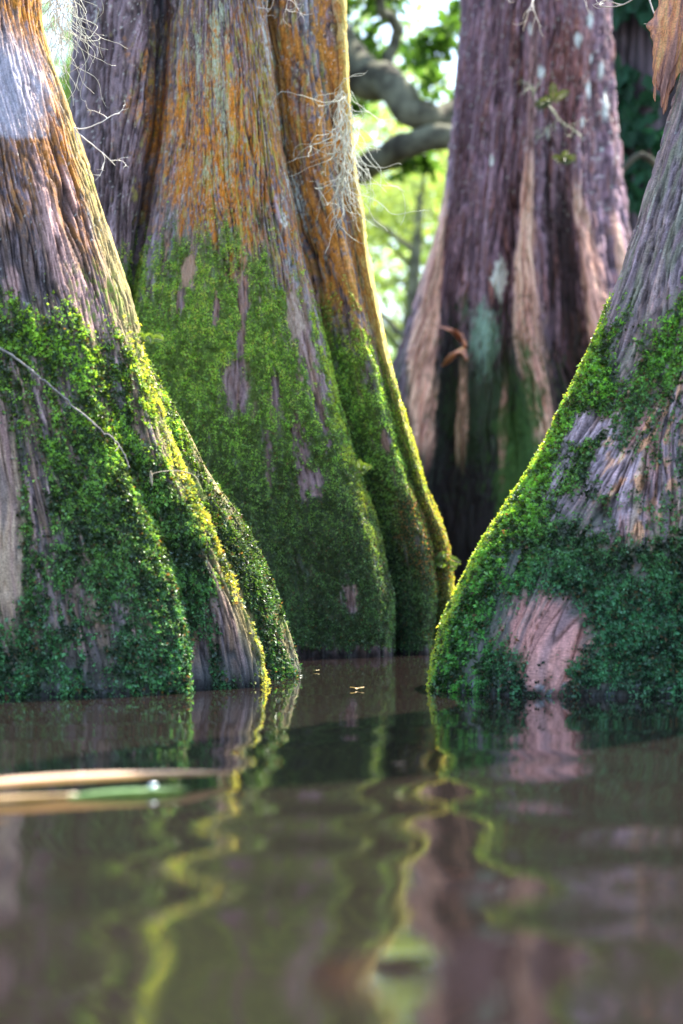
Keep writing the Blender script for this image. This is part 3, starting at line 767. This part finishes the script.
# thin bare twig lying across the moss of the left trunk
ks = [surf(TL, x, y, .022) for x, y in [(-30, 335), (0, 350), (30, 372), (60, 398), (95, 430), (112, 448), (122, 470)]]
pts = spline(ks, 60); pts += .0015 * rng.normal(size=pts.shape)
mb = MB(); mb.add(*tube(pts, np.linspace(.0032, .0016, 60), 6))
for j in (22, 37, 49):
    mb.add(*tube(wander(pts[j], [.3, -.6, -.6], .03, 6, .2, rng), np.linspace(.0012, .0006, 7), 4))
tag(mb.build('twig', M_TWIG), 'thin bare grey twig lying slantwise across the moss of the left trunk', 'twig')
# dry curled stalk on the ridge
ks = [surf(TL, x, y, .03) for x, y in [(148, 482), (152, 474), (168, 474), (182, 480), (188, 490)]]
mb = MB(); mb.add(*tube(spline(ks, 30), np.linspace(.0017, .0008, 30), 6))
a = surf(TL, 149, 470, .032); mb.add(*tube(spline([a, a + [.002, 0, -.02], a + [.004, 0, -.036]], 10), [.001, .003, .004, .004, .0035, .003, .003, .002, .0015, .0008], 6))
tag(mb.build('dry_stalk', plain_mat('dry_stalk', (.22, .17, .10), (.5, .42, .3), 200)), 'short pale dry stalk caught in moss on the left trunk ridge', 'plant')

def fern(loc, size, n, seed, label, name='fern_sprig', tint=(.14, .24, .05)):
    r = np.random.default_rng(seed); root = empty(name, loc); mb = MB(); V = []; Fc = []; Cc = []; nn = 0
    for k in range(n):
        a = r.uniform(-1.3, 1.3)
        pts = wander(loc, [math.sin(a), -.6, math.cos(a) * .8 + .1], size * (.7 + .5 * r.random()), 12, .08, r, .09)
        mb.add(*tube(pts, np.linspace(.0008, .0004, 13), 4))
        for j in range(2, 13):
            for s in (-1, 1):
                t = pts[min(j, 11) + 1] - pts[min(j, 11)]; t /= np.linalg.norm(t)
                sd = np.cross(t, [0, -1, .2]); sd /= np.linalg.norm(sd)
                d = (sd * s + t * .5)[None]; d = d / np.linalg.norm(d)
                L = size * .28 * math.sin(math.pi * (j + 1) / 15)
                v, f, c = leaflets(pts[j][None], np.array([[0, -1., .3]]), d, np.array([L]), np.array([L * .5]), np.array(tint)[None] * (.7 + .5 * r.random()))
                V.append(v); Fc.append(f + nn); Cc.append(c); nn += len(v)
    mb.build('stem', M_TWIG, root)
    mesh_np('frond', np.concatenate(V), np.concatenate(Fc), M_MOSS, root, np.concatenate(Cc), smooth=False)
    tag(root, label, 'fern')
fern(surf(TM, 356, 474, .01), .05, 5, 31, 'tiny fern sprig in the mossy groove of the middle trunk')
fern(surf(TM, 436, 568, .01), .07, 7, 32, 'small bright fern sprig low on the right edge of the middle trunk')
fern(surf(TL, 147, 343, .01), .05, 5, 33, 'small lime green sprig on the edge of the left trunk')
fern(P(552, 105, 8.3), .09, 7, 34, 'upper green sprig on the face of the back trunk', tint=(.07, .10, .03))
fern(P(560, 165, 8.3), .08, 6, 35, 'lower green sprig on the face of the back trunk', tint=(.07, .10, .03))

# ------------------------------------------------------------------ water
def water_height(X, Y):
    a = ss(3.7, 1.9, Y)
    wx = .10 * pn(X * 1.3, Y * 1.1, 9.)
    h = .0011 * np.sin(2 * math.pi * (Y + .22 * X + wx) / .36 + 1.6)
    h += .0005 * np.sin(2 * math.pi * (Y - .38 * X + .6 * wx) / .27 + 2.1)
    h += .00012 * np.sin(2 * math.pi * (.8 * Y + .6 * X) / .19 + 4.)
    h += .0006 * fbm(X * 2.2, Y * 4.5, 2.2, 2)
    small = .00005 * fbm(X * 16, Y * 22, 5.2, 3)
    return h * (.07 + .93 * a) + small * (.35 + .65 * a)
ysr = [.25]
while ysr[-1] < 10: ysr.append(ysr[-1] + .0022 * max(1, ysr[-1] ** 1.15))
ysr = np.array(ysr); xs = np.linspace(-1, 1, 190)
XX = xs[None] * (1.0 + .42 * ysr[:, None]); YY = np.broadcast_to(ysr[:, None], XX.shape)
ZZ = water_height(XX, YY)
fade = ss(1, .93, np.abs(xs))[None] * ss(.25, .5, YY) * ss(10, 8.5, YY)
ZZ = ZZ * fade
n0, n1_ = XX.shape
idx = np.arange(n0 * n1_).reshape(n0, n1_)
wf = np.stack([idx[:-1, :-1], idx[:-1, 1:], idx[1:, 1:], idx[1:, :-1]], -1).reshape(-1, 4)
wv = np.stack([XX, YY, ZZ], -1).reshape(-1, 3)
# calm skirt out to the banks
def skirt():
    b = []
    l, r_, t, bo = idx[:, 0], idx[:, -1], idx[-1, :], idx[0, :]
    return l, r_, t, bo
l, r_, t_, bo = skirt()
ext = []; fs = [wf]; nb = len(wv)
def strip(edge, far):
    global nb
    v = np.array([far(p) for p in wv[edge]]); ext.append(v)
    a = edge[:-1]; b = edge[1:]; c = np.arange(nb, nb + len(v)); nb += len(v)
    fs.append(np.stack([a, b, c[1:], c[:-1]], -1))
strip(l, lambda p: [-60, p[1] * 6 - 12 if p[1] < 9.9 else 48, 0]); strip(r_[::-1], lambda p: [60, p[1] * 6 - 12 if p[1] < 9.9 else 48, 0])
m, nt, N, L = newmat('dark_water')
out = N.new('ShaderNodeOutputMaterial'); b = N.new('ShaderNodeBsdfPrincipled'); L.new(b.outputs[0], out.inputs[0])
b.inputs['Base Color'].default_value = (.0150, .0108, .0100, 1); b.inputs['Roughness'].default_value = .02; b.inputs['IOR'].default_value = 1.85; b.inputs['Specular Tint'].default_value = (1., .96, .97, 1)
tc = N.new('ShaderNodeTexCoord'); mp = N.new('ShaderNodeMapping'); mp.inputs['Scale'].default_value = (100, 12, 1)
nz = N.new('ShaderNodeTexNoise'); nz.inputs['Scale'].default_value = 1; nz.inputs['Detail'].default_value = 3
L.new(tc.outputs['Object'], mp.inputs[0]); L.new(mp.outputs[0], nz.inputs['Vector'])
bp = N.new('ShaderNodeBump'); bp.inputs['Strength'].default_value = .22; bp.inputs['Distance'].default_value = .001
L.new(nz.outputs['Fac'], bp.inputs['Height']); L.new(bp.outputs[0], b.inputs['Normal'])
M_WATER = m
w = mesh_np('water', np.concatenate([wv] + ext), np.concatenate(fs), M_WATER)
tag(w, 'dark brown rippled swamp water', kind='structure')
# the far sheet and the near sheet of the same water
def sheet(name, x0, x1, y0, y1, z, mat, kind='structure'):
    o = mesh_np(name, [[x0, y0, z], [x1, y0, z], [x1, y1, z], [x0, y1, z]], [[0, 1, 2, 3]], mat); tag(o, kind=kind); return o
sheet('water', -60, 60, -30, 48, -.05, M_WATER)

# ------------------------------------------------------------------ bank behind
gx, gy = np.meshgrid(np.linspace(-60, 60, 140), np.concatenate([np.linspace(13, 40, 80), np.linspace(42, 400, 40)]))
gz = -.6 + .85 * ss(13.5, 17.5, gy + 1.2 * pn(gx * .25, 3.3, 1.)) + .18 * fbm(gx * .4, gy * .4, 2., 3) + .012 * np.maximum(gy - 18, 0)
gx = gx * np.maximum(1, gy / 40)
idx2 = np.arange(gx.size).reshape(gx.shape)
gf = np.stack([idx2[:-1, :-1], idx2[:-1, 1:], idx2[1:, 1:], idx2[1:, :-1]], -1).reshape(-1, 4)
o = mesh_np('ground', np.stack([gx, gy, gz], -1).reshape(-1, 3), gf, plain_mat('bank_soil', (.05, .055, .02), (.14, .17, .05), 1.2, .95)); tag(o, 'grassy bank behind the water', kind='structure')

# ------------------------------------------------------------------ trees behind
def leaf_cloud(centers, radii, counts, Lm, cols, seed, squash=.8):
    r = np.random.default_rng(seed); B = []; Cc = []
    for c, rad, n in zip(centers, radii, counts):
        nc = max(4, int(n / 60)); 
        cc = r.normal(size=(nc, 3)); cc /= np.linalg.norm(cc, axis=1)[:, None]
        cc = np.array(c) + cc * rad * (r.random((nc, 1)) ** .45) * [1, 1, squash]
        w = r.integers(0, nc, n)
        B.append(cc[w] + r.normal(0, rad * .16, (n, 3)))
        t = r.random((nc, 1))[w] * .7 + r.random((n, 1)) * .3
        Cc.append(np.array(cols[0]) * (1 - t) + np.array(cols[1]) * t)
    B = np.concatenate(B); Cc = np.concatenate(Cc); n = len(B)
    d = r.normal(size=(n, 3)); d[:, 2] -= .3; d /= np.linalg.norm(d, axis=1)[:, None]
    nn = r.normal(size=(n, 3)); nn /= np.linalg.norm(nn, axis=1)[:, None]
    L = Lm * (.6 + .8 * r.random(n))
    return leaflets(B, nn, d, L, L * .55, Cc, .12)

def far_tree(x, d, h, rad, n, seed, label, cols=((.06, .12, .02), (.22, .30, .05)), lean=0, leaf=.075, name='swamp_tree', low=.15):
    r = np.random.default_rng(seed)
    X = (x - CX) * d / F
    root = empty(name, (X, d, .0))
    tp = spline([[X, d, -.3], [X + .1 * lean, d, h * .3], [X + .5 * lean, d + .1, h * .6], [X + lean, d, h * .95]], 24)
    tr = np.linspace(h * .035, h * .010, 24); tr[:4] *= [1.7, 1.4, 1.2, 1.08]
    mb = MB(); mb.add(*tube(tp, tr, 10)); mb.build('trunk', M_LIMB, root)
    cs = []; rs = []; cn = []
    nb_ = 8
    lb = MB()
    for k in range(nb_):
        j = int(24 * (low + (1 - low) * (k + .5) / nb_)); j = min(j, 23)
        a = k * 2.4 + r.random()
        e = tp[j] + np.array([math.cos(a), math.sin(a) * .6, .35]) * rad * (.55 + .4 * r.random())
        bp_ = spline([tp[j], (tp[j] + e) / 2 + [0, 0, .12 * rad], e], 12)
        lb.add(*tube(bp_, np.linspace(tr[j] * .6, tr[j] * .12, 12), 7))
        cs.append(e); rs.append(rad * (.42 + .22 * r.random())); cn.append(n // (nb_ + 1))
    cs.append(tp[-1]); rs.append(rad * .5); cn.append(n // (nb_ + 1))
    lb.build('limbs', M_LIMB, root).name = 'branch'
    v, f, c = leaf_cloud(cs, rs, cn, leaf, cols, seed + 1)
    mesh_np('crown', v, f, M_LEAF, root, c, smooth=False)
    tag(root, label, 'tree', 'trees on the far bank')
    return root

r_ = np.random.default_rng(77); nB = 26000
bx = r_.uniform(-17, 17, nB); by = 46 + 5 * r_.random(nB) + bx * .1
hh = 8.5 + 3.5 * fbm(bx * .22, by * 0 + 1.3, 2.2, 3) * 1.6
bz = hh * r_.random(nB) ** .8
cB = mix(np.broadcast_to([.22, .30, .12], (nB, 3)), np.array([.52, .58, .26]), ss(-.3, .4, fbm(bx * .5, bz * .5, 1., 3) + .3 * r_.normal(size=nB)))
dB = r_.normal(size=(nB, 3)); dB /= np.linalg.norm(dB, axis=1)[:, None]; nB_ = r_.normal(size=(nB, 3)); nB_ /= np.linalg.norm(nB_, axis=1)[:, None]
vB, fB, ccB = leaflets(np.stack([bx, by, bz], -1), nB_, dB, .30 * (.6 + .8 * r_.random(nB)), .20 * np.ones(nB), cB, .1)
tag(mesh_np('distant_woods', vB, fB, M_LEAF, None, ccB, smooth=False), 'pale sunlit wood far behind the trunks, seen as a soft green blur', 'woods', kind='stuff')

# the big oak limb that crosses the bright gap
def oak():
    d = 14.5
    root = empty('oak_tree', P(240, 590, d) * [1, 1, 0])
    tp = spline([P(250, 620, d), P(258, 400, d), P(262, 180, d), P(285, 60, d), P(300, -60, d), P(310, -260, d)], 40)
    mb = MB(); mb.add(*tube(tp, np.interp(np.linspace(0, 1, 40), [0, .15, .6, 1], [.5, .33, .27, .14]), 14)); mb.build('trunk', M_LIMB, root)
    for keys, r0, r1 in [([(262, 120), (310, 30), (345, 52), (372, 80), (398, 92), (418, 112), (446, 118), (490, 100)], .20, .10),
                         ([(262, 200), (310, 185), (350, 172), (380, 160), (405, 150), (440, 134), (500, 128)], .13, .09),
                         ([(398, 92), (388, 64), (396, 30), (380, 0), (385, -60)], .06, .04)]:
        p = spline([P(x, y, d + .3 * math.sin(k)) for k, (x, y) in enumerate(keys)], 50)
        rad = np.linspace(r0, r1, 50) * (1 + .22 * pn(np.linspace(0, 9, 50), 2.2, r0 * 30))
        p[:, 0] += .06 * pn(np.linspace(0, 7, 50), 1.1, r0 * 50); p[:, 2] += .10 * pn(np.linspace(0, 7, 50), 7.1, r0 * 50)
        q = MB(); q.add(*tube(p, rad, 12)); q.build('branch', M_LIMB, root)
    cs = [P(x, y, d + dd) for x, y, dd in [(370, 20, .5), (440, 30, .9), (345, 100, 1.4), (300, -80, 0), (430, 165, .3), (400, -90, .2), (200, 60, 0), (180, -100, .4), (452, 82, -.2)]]
    v, f, c = leaf_cloud(cs, [.5, .45, .28, .9, .28, .8, .8, .9, .3], [520, 420, 160, 900, 160, 800, 900, 900, 130], .11, ((.03, .08, .012), (.12, .22, .03)), 91)
    mesh_np('crown', v, f, M_LEAF, root, c, smooth=False)
    tag(root, 'oak with thick crooked limbs crossing the bright gap beside the middle trunk', 'tree')
oak()

far_tree(395, 24, 5.2, 2.6, 9000, 101, 'bright sunlit tree directly behind the oak limbs', ((.14, .20, .04), (.44, .50, .12)), .3, .12)
far_tree(470, 31, 8.5, 3.6, 7500, 102, 'tallest pale green tree behind the back trunk', ((.14, .22, .06), (.42, .50, .16)), -.5, .15)
far_tree(300, 29, 7.5, 3.2, 4500, 103, 'round crowned tree far behind the middle trunk', ((.08, .15, .03), (.26, .36, .07)), .2, .14)
far_tree(402, 20, 4.6, 1.9, 6500, 108, 'low pale bush-like tree filling the bottom of the bright gap', ((.16, .22, .09), (.40, .48, .22)), .2, .03)
far_tree(440, 25, 6.0, 2.4, 6500, 109, 'soft green tree half hidden by the left edge of the back trunk', ((.12, .20, .06), (.36, .46, .16)), .2, .05)
far_tree(640, 22, 6.5, 2.6, 4500, 104, 'green tree beyond the ivy covered trunk on the right', ((.03, .09, .03), (.12, .24, .06)), .3, .11)
far_tree(90, 23, 7.0, 2.8, 4500, 105, 'leafy tree far behind the gap on the left', ((.05, .12, .03), (.20, .30, .06)), -.3, .12)
far_tree(900, 26, 7.5, 3.2, 4000, 106, 'broad green tree beyond the right trunk', ((.05, .12, .03), (.20, .30, .06)), -.3, .14)
far_tree(-220, 26, 7.5, 3.2, 4000, 107, 'broad green tree beyond the left trunk', ((.05, .12, .03), (.20, .30, .06)), .3, .14)
# low shrubs along the bank
def shrub(x, d, rad, n, seed, label, cols):
    r = np.random.default_rng(seed); X = (x - CX) * d / F
    root = empty('shrub', (X, d, .2)); mb = MB(); tips = []
    for k in range(9):
        a = k * .7; e = np.array([X + math.cos(a) * rad * .6, d + math.sin(a) * rad * .4, rad * (.7 + .5 * r.random())])
        mb.add(*tube(spline([[X, d, 0.1], [(X + e[0]) / 2, (d + e[1]) / 2, e[2] * .6], e], 8), np.linspace(.03, .008, 8), 5)); tips.append(e)
    mb.build('stem', M_LIMB, root)
    v, f, c = leaf_cloud(tips + [[X, d, rad * .5]], [rad * .45] * 9 + [rad * .8], [n // 10] * 10, .09, cols, seed + 5)
    mesh_np('foliage', v, f, M_LEAF, root, c, smooth=False)
    tag(root, label, 'shrub', 'shrubs along the far bank')
for k, (x, d, rad, lab, c) in enumerate([
        (372, 17.5, 1.3, 'pale green shrub at the left foot of the bright gap', ((.20, .28, .09), (.46, .52, .20))),
        (432, 19, 1.5, 'yellow-green shrub at the right foot of the bright gap', ((.20, .26, .07), (.48, .52, .16))),
        (405, 21.5, 2.1, 'tallest pale shrub in the middle of the bright gap', ((.26, .32, .14), (.50, .58, .28))),
        (300, 18, 1.4, 'green shrub hidden mostly behind the middle trunk', ((.08, .14, .03), (.26, .32, .08))),
        (560, 19, 1.6, 'dark green shrub behind the back trunk', ((.05, .11, .03), (.18, .26, .06))),
        (690, 18, 1.6, 'green shrub behind the ivy trunk at right', ((.05, .11, .03), (.18, .26, .06))),
        (60, 18, 1.6, 'green shrub behind the gap on the left', ((.06, .12, .03), (.20, .28, .07)))]):
    shrub(x, d, rad, 2600, 140 + k, lab, c)

# ------------------------------------------------------------------ ivy covered dark trunk behind right
def ivy_trunk():
    d = 10.5; r = np.random.default_rng(5)
    root = empty('ivy_tree', P(655, 612, d) * [1, 1, 0])
    tp = spline([P(668, 660, d), P(664, 400, d), P(656, 180, d), P(650, 0, d), P(648, -300, d), P(640, -700, d)], 160)
    v, f = tube(tp, np.interp(np.linspace(0, 1, 160), [0, .12, .35, 1], [.50, .34, .24, .17]), 96)
    vv = v.reshape(160, 96, 3); ang = np.arange(96)[None] / 96 * 2 * math.pi
    wv_ = ang + .25 * pn(vv[..., 2] * 1.1, ang, 3.)
    rid = pn(np.cos(wv_) * 7, np.sin(wv_) * 7, vv[..., 2] * .5)
    vv = tp[:, None] + (vv - tp[:, None]) * (1 + .22 * rid[..., None])
    c = mix(np.broadcast_to(DARK * .9, vv.shape), PURPLE * .8, ss(-.1, .4, rid))
    fl = np.stack([np.broadcast_to(ang * .3, rid.shape), vv[..., 2], 0 * rid], -1)
    mesh_np('trunk', vv.reshape(-1, 3), f, M_BARKB, root, c.reshape(-1, 3), fl.reshape(-1, 3))
    # ivy leaves
    n = 1500; t = (r.random(n) ** .8); k = (60 + t * 99).astype(int)
    a = r.normal(-2.1, .9, n); rr = .27 + .09 * r.random(n)
    B = tp[k] + np.stack([np.cos(a) * rr, np.sin(a) * rr, r.normal(0, .03, n)], -1)
    keep = pn(B[:, 0] * 2.5, B[:, 2] * 1.6, 3.) > -.12; B = B[keep]; n = len(B)
    out_ = B - tp[k][keep]; out_ /= np.linalg.norm(out_, axis=1)[:, None]
    dr = np.stack([r.normal(0, .5, n), r.normal(0, .3, n), -np.ones(n)], -1); dr /= np.linalg.norm(dr, axis=1)[:, None]
    L = .08 + .05 * r.random(n)
    cc = np.array([[.022, .085, .04]]) * (.6 + 1.1 * r.random((n, 1)))
    v, f, c = leaflets(B, out_ + .3 * r.normal(size=(n, 3)), dr, L, L * .9, cc, .1)
    mesh_np('ivy', v, f, M_LEAF, root, c, smooth=False)
    q = MB(); q.add(*tube(spline([P(664, 170, 10.1), P(640, 155, 10.), P(618, 175, 10.), P(600, 190, 10.1)], 20), np.linspace(.02, .012, 20), 7)); q.build('branch', M_LIMB, root)
    tag(root, 'dark ridged trunk with green ivy between the back and right cypresses', 'tree')
ivy_trunk()

# ------------------------------------------------------------------ things floating on the water
def blade(name, keys, width, mat_col, label, lift=.006, tilt=.3):
    pts = spline(keys, 60); n = 60
    t = np.gradient(pts, axis=0); t /= np.linalg.norm(t, axis=1)[:, None]
    s = np.cross(t, [0, 0, 1.]); s /= np.linalg.norm(s, axis=1)[:, None]
    w = width * np.sin(np.linspace(.12, math.pi - .02, n)) ** .55
    rows = []
    for u in np.linspace(-1, 1, 9):
        rows.append(pts + s * (w * u)[:, None] + np.array([0, 0, 1.]) * (lift + tilt * w * (u * u) + .0015 * np.sin(u * 9))[:, None] )
    A = np.stack(rows, 1); fr = A.reshape(-1, 3); idx = np.arange(n * 9).reshape(n, 9)
    q = np.stack([idx[:-1, :-1], idx[:-1, 1:], idx[1:, 1:], idx[1:, :-1]], -1).reshape(-1, 4)
    U = np.broadcast_to(np.linspace(-1, 1, 9)[None, :, None], (n, 9, 1)).reshape(-1, 1)
    tt = np.repeat(np.linspace(0, 1, n), 9)
    nz = fbm(U[:, 0] * 6, tt * 5, 3., 3)
    c = np.array(mat_col[0])[None] * (1 - ss(-.3, .4, nz)[:, None]) + np.array(mat_col[1])[None] * ss(-.3, .4, nz)[:, None]
    o = mesh_np(name, fr, q, M_LEAF2, None, c)
    tag(o, label, 'leaf'); return o
M_LEAF2 = leaf_mat('floating_leaf', .15, .35, gain=(1, 1, .6), spec=.5)
def W(x, y, z=0.): # point on the water at a frame position
    d = CH * F / (y - HY); return np.array([(x - CX) * d / F, d, z])
blade('floating_leaf', [W(-120, 806, .006), W(-30, 800, .008), W(60, 794, .009), W(150, 788, .008), W(232, 780, .004)], .027, ((.55, .33, .20), (.72, .50, .34)), 'long tan dead leaf blade floating at lower left')
blade('floating_leaf', [W(70, 799, .001), W(110, 797, .002), W(150, 795, .002), W(190, 790, .001)], .016, ((.10, .22, .08), (.20, .34, .14)), 'short green leaf floating under the long tan blade', .001)
blade('floating_leaf', [W(-90, 810, .002), W(-30, 806, .004), W(20, 803, .004), W(78, 797, .002)], .013, ((.45, .30, .16), (.62, .44, .26)), 'brown leaf piece floating below the tan blade at the left edge', .001)
def drop(x, y, z, r, label):
    c = W(x, y, z); u = np.linspace(0, math.pi, 14); a = np.linspace(0, 2 * math.pi, 22, endpoint=False)
    v = np.stack([np.outer(np.sin(u), np.cos(a)), np.outer(np.sin(u), np.sin(a)), np.outer(np.cos(u), np.ones(22)) * .7], -1)
    v = (v * r + c).reshape(-1, 3); idx = np.arange(14 * 22).reshape(14, 22)
    f = np.stack([idx[:-1], np.roll(idx, -1, 1)[:-1], np.roll(idx, -1, 1)[1:], idx[1:]], -1).reshape(-1, 4)
    tag(mesh_np('water_drop', v, f, M_DROP), label, 'water drop')
M_DROP, nt, N, L = newmat('water_drop')
out = N.new('ShaderNodeOutputMaterial'); b = N.new('ShaderNodeBsdfPrincipled'); L.new(b.outputs[0], out.inputs[0])
b.inputs['Base Color'].default_value = (.85, .88, .9, 1); b.inputs['Roughness'].default_value = .12; b.inputs['Metallic'].default_value = 1.
drop(80, 788, .018, .0045, 'glinting water drop on top of the tan leaf blade')
drop(153, 794, .010, .0055, 'glinting water drop at the tip of the green leaf')
def fleck(loc, size, col, label, seed):
    r = np.random.default_rng(seed); n = 14
    a = np.linspace(0, 2 * math.pi, n, endpoint=False); rr = size * (1 + .25 * r.normal(size=n)) * np.where(np.abs(np.cos(a)) > .7, 1.5, .8)
    ring = np.stack([np.cos(a) * rr, np.sin(a) * rr * .7, .15 * rr + .1 * size * r.normal(size=n)], -1)
    v = np.concatenate([[[0, 0, 0]], ring]) + loc
    f = np.array([[0, k + 1, (k + 1) % n + 1] for k in range(n)])
    o = mesh_np('leaf_fleck', v, f, M_LEAF2, None, np.broadcast_to(np.array(col), (len(v), 3))); tag(o, label, 'leaf bit')
fleck(W(357, 690, .004), .010, (.65, .5, .25), 'tiny yellow leaf bit floating in front of the middle trunk', 1)
fleck(W(400, 766, .003), .005, (.55, .42, .34), 'tiny pale leaf bit floating on the open water between the trunks', 2)
fleck(W(400, 798, .003), .004, (.5, .38, .32), 'tiny pale speck floating nearest the camera on the open water', 3)
fleck(W(316, 672, .004), .007, (.4, .35, .2), 'tiny brown leaf bit floating at the foot of the middle trunk', 4)

# ------------------------------------------------------------------ light, sky, camera
AZ, EL = 40, 57
w = bpy.data.worlds.new('World'); S.world = w; w.use_nodes = True
nt = w.node_tree; nt.nodes.clear()
sky = nt.nodes.new('ShaderNodeTexSky'); sky.sky_type = 'NISHITA'; sky.sun_disc = False
sky.sun_elevation = math.radians(EL); sky.sun_rotation = math.radians(AZ); sky.air_density = 1.0; sky.dust_density = 1.5; sky.ozone_density = 1.
bg = nt.nodes.new('ShaderNodeBackground'); bg.inputs['Strength'].default_value = .15
wo = nt.nodes.new('ShaderNodeOutputWorld'); hs = nt.nodes.new('ShaderNodeHueSaturation'); hs.inputs['Saturation'].default_value = .95
nt.links.new(sky.outputs[0], hs.inputs['Color']); nt.links.new(hs.outputs[0], bg.inputs[0]); nt.links.new(bg.outputs[0], wo.inputs[0])
sd = bpy.data.lights.new('Sun', 'SUN'); sd.energy = 4.2; sd.angle = math.radians(.5); sd.color = (1, .93, .80)
so = bpy.data.objects.new('sun', sd); COL.objects.link(so)
a, e = math.radians(AZ), math.radians(EL)
sv = Vector((math.sin(a) * math.cos(e), math.cos(a) * math.cos(e), math.sin(e)))
so.rotation_euler = sv.to_track_quat('Z', 'Y').to_euler(); so.location = sv * 30

cam = bpy.data.cameras.new('camera'); co = bpy.data.objects.new('camera', cam); COL.objects.link(co); S.camera = co
cam.sensor_fit = 'HORIZONTAL'; cam.sensor_width = 24; cam.lens = F / 683 * 24
co.location = (0, 0, CH); co.rotation_euler = (math.radians(90), 0, 0)
cam.shift_y = (HY - 512) / 683
cam.clip_start = .05; cam.clip_end = 1000
cam.dof.use_dof = True; cam.dof.focus_distance = 4.65; cam.dof.aperture_fstop = 2.4
S.view_settings.view_transform = 'Standard'; S.view_settings.look = 'None'; S.view_settings.exposure = 0
S.render.engine = 'CYCLES'
S.cycles.use_denoising = True
S.cycles.film_exposure = 4.6   # a long exposure: the shaded side of the trunks is the subject
S.cycles.max_bounces = 8; S.cycles.caustics_reflective = False; S.cycles.caustics_refractive = False
S.cycles.sample_clamp_indirect = 6
